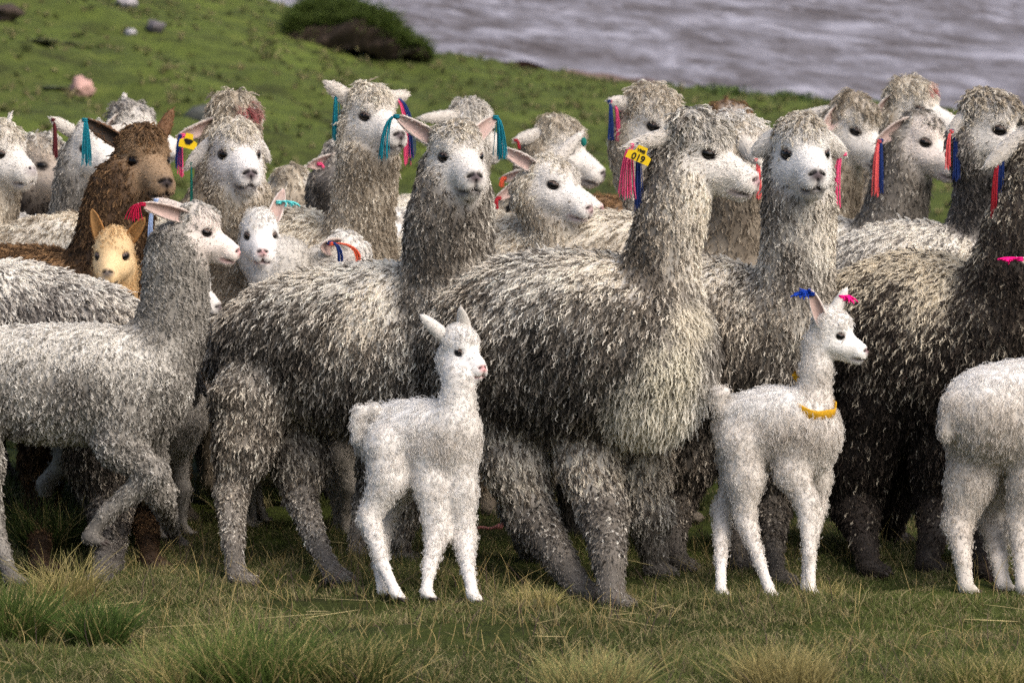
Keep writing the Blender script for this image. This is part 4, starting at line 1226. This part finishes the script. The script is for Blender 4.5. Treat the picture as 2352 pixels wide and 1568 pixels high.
CCm = ad('broad-crowned tan-topped alpaca with navy and pink ear tassels and red back marks', 13.6, (1516, 286), yaw=-18, s=1.06, pal='cream', lod=1, hy=-48, hp=14, hs=1.22, seed=18, topk=1.15,
         spine=[(1250, 640, .2), (1330, 645, .25), (1420, 650, .25), (1500, 640, .2)], ears=[None, (1394, 226, 0, .01, -1)], earW=.03, crown_pal='cream', ub={CROWN: .6, BODY: .62, NECK: .5},
         tassels=[(1, 1404, 318, 'navy', .9, .007), (1, 1420, 322, 'pink', .82, .008)], paint=[(1418, 542, -.2, .03, (196, 60, 70)), (1400, 548, -.2, .03, (196, 60, 70)), (1448, 552, -.2, .02, (196, 60, 70))])
DDm = ad('shaggy white-crowned alpaca right behind the numbered one, salmon yarn at its ear', 12.6, (1722, 345), yaw=-20, s=1.06, pal='cream', lod=1, hy=10, hp=8, hs=1.1, seed=19, crown_pal='white', topk=1.1,
         neck=[(1690, 640, .14), (1690, 540, .11), (1690, 450, .105)], ears=[None, (1748, 372, -.1, .01, -1)], earW=.034, ub={CROWN: .7, NECK: .44}, tassels=[(1, 1742, 455, 'salmon', .85, .007)])
Im = ad('curly-crowned grey alpaca with navy and salmon yarn on its low ear', 12.7, (2296, 296, -.1), yaw=-20, s=1.06, pal='grey', top=.8, lod=0, hy=-34, hp=8, hs=1.18, seed=20, topk=1.1,
        spine=[(1960, 700, .2), (2020, 690, .25), (2110, 690, .262), (2190, 700, .24), (2250, 690, .2)], neck=[(2250, 600, .14), (2254, 500, .098), (2258, 410, .092)],
        ears=[None, (2180, 302, -.02, .01, -1)], earW=.032, ub={NECK: .3, CROWN: .52, BODY: .55}, crown_pal='cream', tassels=[(1, 2178, 385, 'salmon', .88, .005), (1, 2198, 412, 'navy', .84, .006)])

Pk = alpaca('alpaca_foal', 'white foal peeking out between the silvery neck and the speckled rump', 12.0, (452, 662), yaw=-30, s=.58, pal='white', style='foal', lod=1, hy=-30, hp=16, hs=.72, mz=.85, seed=40, ub={CROWN: .8, NECK: .75})

# --- back rows
Pm = ad('grey alpaca with a maroon tassel behind the brown one', 13.2, (222, 340), yaw=-50, s=1.02, pal='silver', lod=1, hy=-60, hp=8, hs=1.06, seed=21, ears=[(345, 285, .06, 0, -1), (114, 270, 0, 0, -1)], earW=.026, topk=.7,
        ub={NECK: .45, CROWN: .6}, tassels=[(1, 128, 360, 'maroon', .85, .006), (0, 152, 385, 'green', .1, .004)])
Om = ad('alpaca turned away with a red mark on its crown and a yellow ear tag', 13.4, (548, 300), yaw=40, s=1.05, pal='cream', lod=1, hy=78, hp=6, hs=1.2, seed=22, topk=1.2,
        ears=[None, (404, 316, -.05, .0, 1)], earW=.034, ub={CROWN: .56, NECK: .5}, tassels=[(1, 408, 384, 'navy', .93, .006), (1, 416, 402, 'pink', .9, .007)], paint=[(565, 262, -.12, .045, (150, 70, 76))])
Qm = ad('alpaca showing only a fluffy grey crown behind the brown ears', 15.2, (318, 296), yaw=0, s=1.06, pal='grey', lod=2, hy=-12, hp=8, hs=1.1, seed=23, ub={CROWN: .5, NECK: .5}, ears=['auto', (240, 300, -.05)])
Rm = ad('white-faced alpaca in profile at the outer side of the herd', 12.9, (14, 352), yaw=-12, s=1.03, pal='cream', lod=1, hy=-38, hp=6, hs=1.08, seed=24, mz=.72, ub={NECK: .45, CROWN: .7}, nose=(150, 140, 142))
Sm = ad('dusky alpaca with a charcoal neck beside the white profile face', 13.9, (112, 378), yaw=-40, s=1.0, pal='dark', lod=2, hy=-40, hp=8, hs=1.1, seed=25, face=(186, 172, 158), ub={CROWN: .75, NECK: .12, CHEEK: .4}, crown_pal='grey')
Um = ad('grey alpaca hidden behind the tall one with a pink ribbon on its ear', 14.0, (800, 392), yaw=-10, s=.98, pal='grey', lod=1, hy=60, hp=6, hs=1.08, seed=26, ears=[None, (704, 378, -.02, .008, 1)], earW=.034, ub={NECK: .42}, neck=[(760, 620, .15), (762, 520, .105), (768, 440, .10)],
        tassels=[(1, 746, 412, 'pink', .7, .004)])
Vm = ad('low-headed alpaca with pinkish ears turned away beyond the white foal', 14.6, (684, 442), yaw=50, s=.95, pal='cream', lod=2, hy=60, hp=4, hs=1.05, seed=27, ub={CROWN: .5, NECK: .5}, ears=[(610, 440, 0), (722, 430, 0)], tassels=[(1, 672, 462, 'teal', .8, .004)])
Ym = ad('pale alpaca with its head turned away behind the teal tassels', 15.0, (1092, 296), yaw=20, s=1.04, pal='white', lod=1, hy=58, hp=6, hs=1.15, seed=28, ears=[None, (958, 272, -.05, 0, -1)], earW=.03, ub={CROWN: .45, NECK: .6})
BBm = ad('tan-crowned alpaca looking over the prick-eared white one', 15.6, (1300, 340), yaw=-15, s=1.05, pal='cream', lod=1, hy=-18, hp=18, hs=1.16, seed=29, topk=1.1, ears=[None, (1178, 322, -.03, .004, -1)], earW=.032, ub={CROWN: .55, NECK: .5}, tassels=[(1, 1192, 342, 'red', .92, .003)])
EEm = ad('alpaca of which only a rusty brown crown shows', 15.4, (1694, 296), yaw=-20, s=1.05, pal='brown', lod=2, hy=-30, hp=6, hs=1.15, seed=30, ub={CROWN: .72, NECK: .6}, ears=[None, None])
FFm = ad('tan-grey alpaca with folded ears beside the staring white face', 14.4, (1972, 294), yaw=-30, s=1.05, pal='cream', lod=1, hy=-40, hp=26, hs=1.12, seed=31, topk=1.1, ears=[(1822, 268, .05, 0, -1), (1884, 312, -.06, 0, 1)], earW=.032, ub={CROWN: .42, NECK: .32, CHEEK: .3})
GGm = ad('shaggy-fringed alpaca with a red mark on its crown and navy yarn', 15.0, (2112, 252), yaw=-25, s=1.10, pal='cream', lod=1, hy=-34, hp=4, hs=1.18, seed=32, topk=1.15, ears=[None, (2002, 274, -.02, .006, 1)], earW=.03, ub={CROWN: .66, NECK: .45}, tassels=[(1, 2014, 338, 'navy', .9, .005)],
         paint=[(2150, 208, -.05, .035, (176, 70, 76))])
HHm = ad('young-faced alpaca with a long navy and salmon tassel beneath the red-marked one', 13.8, (2128, 322), yaw=-28, s=1.02, pal='dirty', lod=1, hy=-36, hp=20, hs=1.06, seed=33, topk=.85, ears=[None, (2010, 328, -.02, .006, 1)], earW=.032, ub={CROWN: .45, NECK: .36}, face=(224, 214, 206), nose=(170, 150, 150),
         tassels=[(1, 2012, 446, 'salmon', .86, .007), (1, 2024, 440, 'navy', .82, .010)])

# --- ear tags, stud and collar
def ear_tag(info, corner, du, dv, D, text, parent_base, root, small=None, smudge=False):
    """flag-shaped yellow plastic tag; corner = top-left pixel, du/dv = pixel vectors along its width and height"""
    pxp = lambda u, v: np.array(P(corner[0] + du[0] * u + dv[0] * v, corner[1] + du[1] * u + dv[1] * v, D))
    outline = [(.30, 0), (.70, 0), (.74, .38), (1, .52), (1, 1), (0, 1), (0, .52), (.26, .38)]
    f = [pxp(u, v) for u, v in outline]; n = len(f)
    V = np.array([p for p in f] + [p + np.array([0, .004, 0]) for p in f]) - parent_base
    me = bpy.data.meshes.new('ear_tag')
    me.from_pydata([tuple(v) for v in V], [], [tuple(range(n))[::-1], tuple(range(n, 2 * n))] + [(i, (i + 1) % n, n + (i + 1) % n, n + i) for i in range(n)])
    me.materials.append(M['tag_yellow'])
    o = link(bpy.data.objects.new('ear_tag', me), root)
    xa = unit(pxp(1, .5) - pxp(0, .5)); za = -unit(pxp(.5, 1) - pxp(.5, 0)); za = unit(za - xa * (za @ xa))
    na = np.cross(xa, za)
    def word(t, u, v, size, nm):
        w = bpy.data.objects.new(nm, TXT[t]); link(w, o)
        p = pxp(u, v) - parent_base + np.array([0, -.0015, 0])
        m = Matrix.Identity(4)
        for i in range(3):
            m[i][0], m[i][1], m[i][2], m[i][3] = xa[i], za[i], na[i], p[i]
        w.matrix_local = m
    if text: word(text, .5, .76, .030, 'tag_number')
    if small: word(small, .5, .30, .014, 'tag_letters')
    if smudge:
        c = pxp(.5, .55) - parent_base + np.array([0, -.002, 0])
        pts = [c + xa * .016 * math.cos(a) * (1 + .3 * math.sin(3 * a)) + za * .014 * math.sin(a) * (1 + .25 * math.cos(2 * a)) for a in np.linspace(0, 6.283, 20, endpoint=False)]
        me2 = bpy.data.meshes.new('ink_smudge'); me2.from_pydata([tuple(p) for p in pts], [], [tuple(range(20))[::-1]]); me2.materials.append(M['tag_ink'])
        link(bpy.data.objects.new('ink_smudge', me2), o)
e1 = E['ears'][1]
ear_tag(e1, (1452, 326), (52, 22), (-16, 34), float(e1[1][1]) - .055, '019', E['base'], E['root'], small='VME')
o1 = Om['ears'][1]
ear_tag(o1, (416, 302), (40, 10), (-6, 34), float(o1[1][1]) - .06, None, Om['base'], Om['root'], smudge=True)
def stud(px, py, info, w, h, col):
    z = Zm
    p = P(px, py, float(z['ears'][0][1][1]) - .03) - z['base']
    V, F = EYE_V * np.array([w, .006, h]), EYE_F
    mesh_np('ear_stud', V + p, F, M['yarn_' + col], z['root'])
stud(1341, 326, None, .011, .017, 'green')

def collar():
    c = P(1867, 922, 10.74); b = Gf['base']
    ax_ = unit(np.array([.16, -.30, 1.0])); u_ = unit(np.cross(ax_, [0, 1, 0])); v_ = np.cross(ax_, u_)
    n = 48; V = []
    rs = np.linspace(.03, .12, 60)
    radii = []
    for i in range(n):                                     # lies just outside the neck wool all the way round
        a = 2 * math.pi * i / n
        d = u_ * math.cos(a) + v_ * math.sin(a)
        pts = c + d * rs[:, None]
        dist = np.min([seg_dist(pts, q[0], q[1], q[2], q[3]) for q in Gf['prims']], 0)
        out = np.nonzero(dist > .021)[0]
        radii.append(rs[out[0]] if len(out) else .09)
    radii = np.array(radii)
    for _ in range(4): radii = (np.roll(radii, 1) + radii * 2 + np.roll(radii, -1)) / 4
    radii = np.maximum(radii, .055)
    for i in range(n):
        a = 2 * math.pi * i / n
        for (dr, dz) in ((0, .016), (.004, .013), (.005, -.013), (0, -.016), (-.003, 0)):
            V.append(c + (u_ * math.cos(a) + v_ * math.sin(a)) * (radii[i] + dr + .001 * math.sin(9 * a)) + ax_ * (dz + .002 * math.sin(7 * a)))
    F = [(i * 5 + k, ((i + 1) % n) * 5 + k, ((i + 1) % n) * 5 + (k + 1) % 5, i * 5 + (k + 1) % 5) for i in range(n) for k in range(5)]
    o = mesh_np('collar', np.array(V) - b, np.array(F), M['collar'], Gf['root'])
    k = P(1828, 862, 10.78) - b
    pr = []
    for q in range(5):
        a = q * 1.25
        pr.append(tube([k + np.array([.01, 0, -.03]), k, k + np.array([-.012 * math.cos(a), -.01 * math.sin(a), .012 * math.sin(a)])], [.006, .007, .005], 6))
    v, f = join(pr); mesh_np('bow', v, f, M['collar'], o)
collar()
print('STATS', STATS)
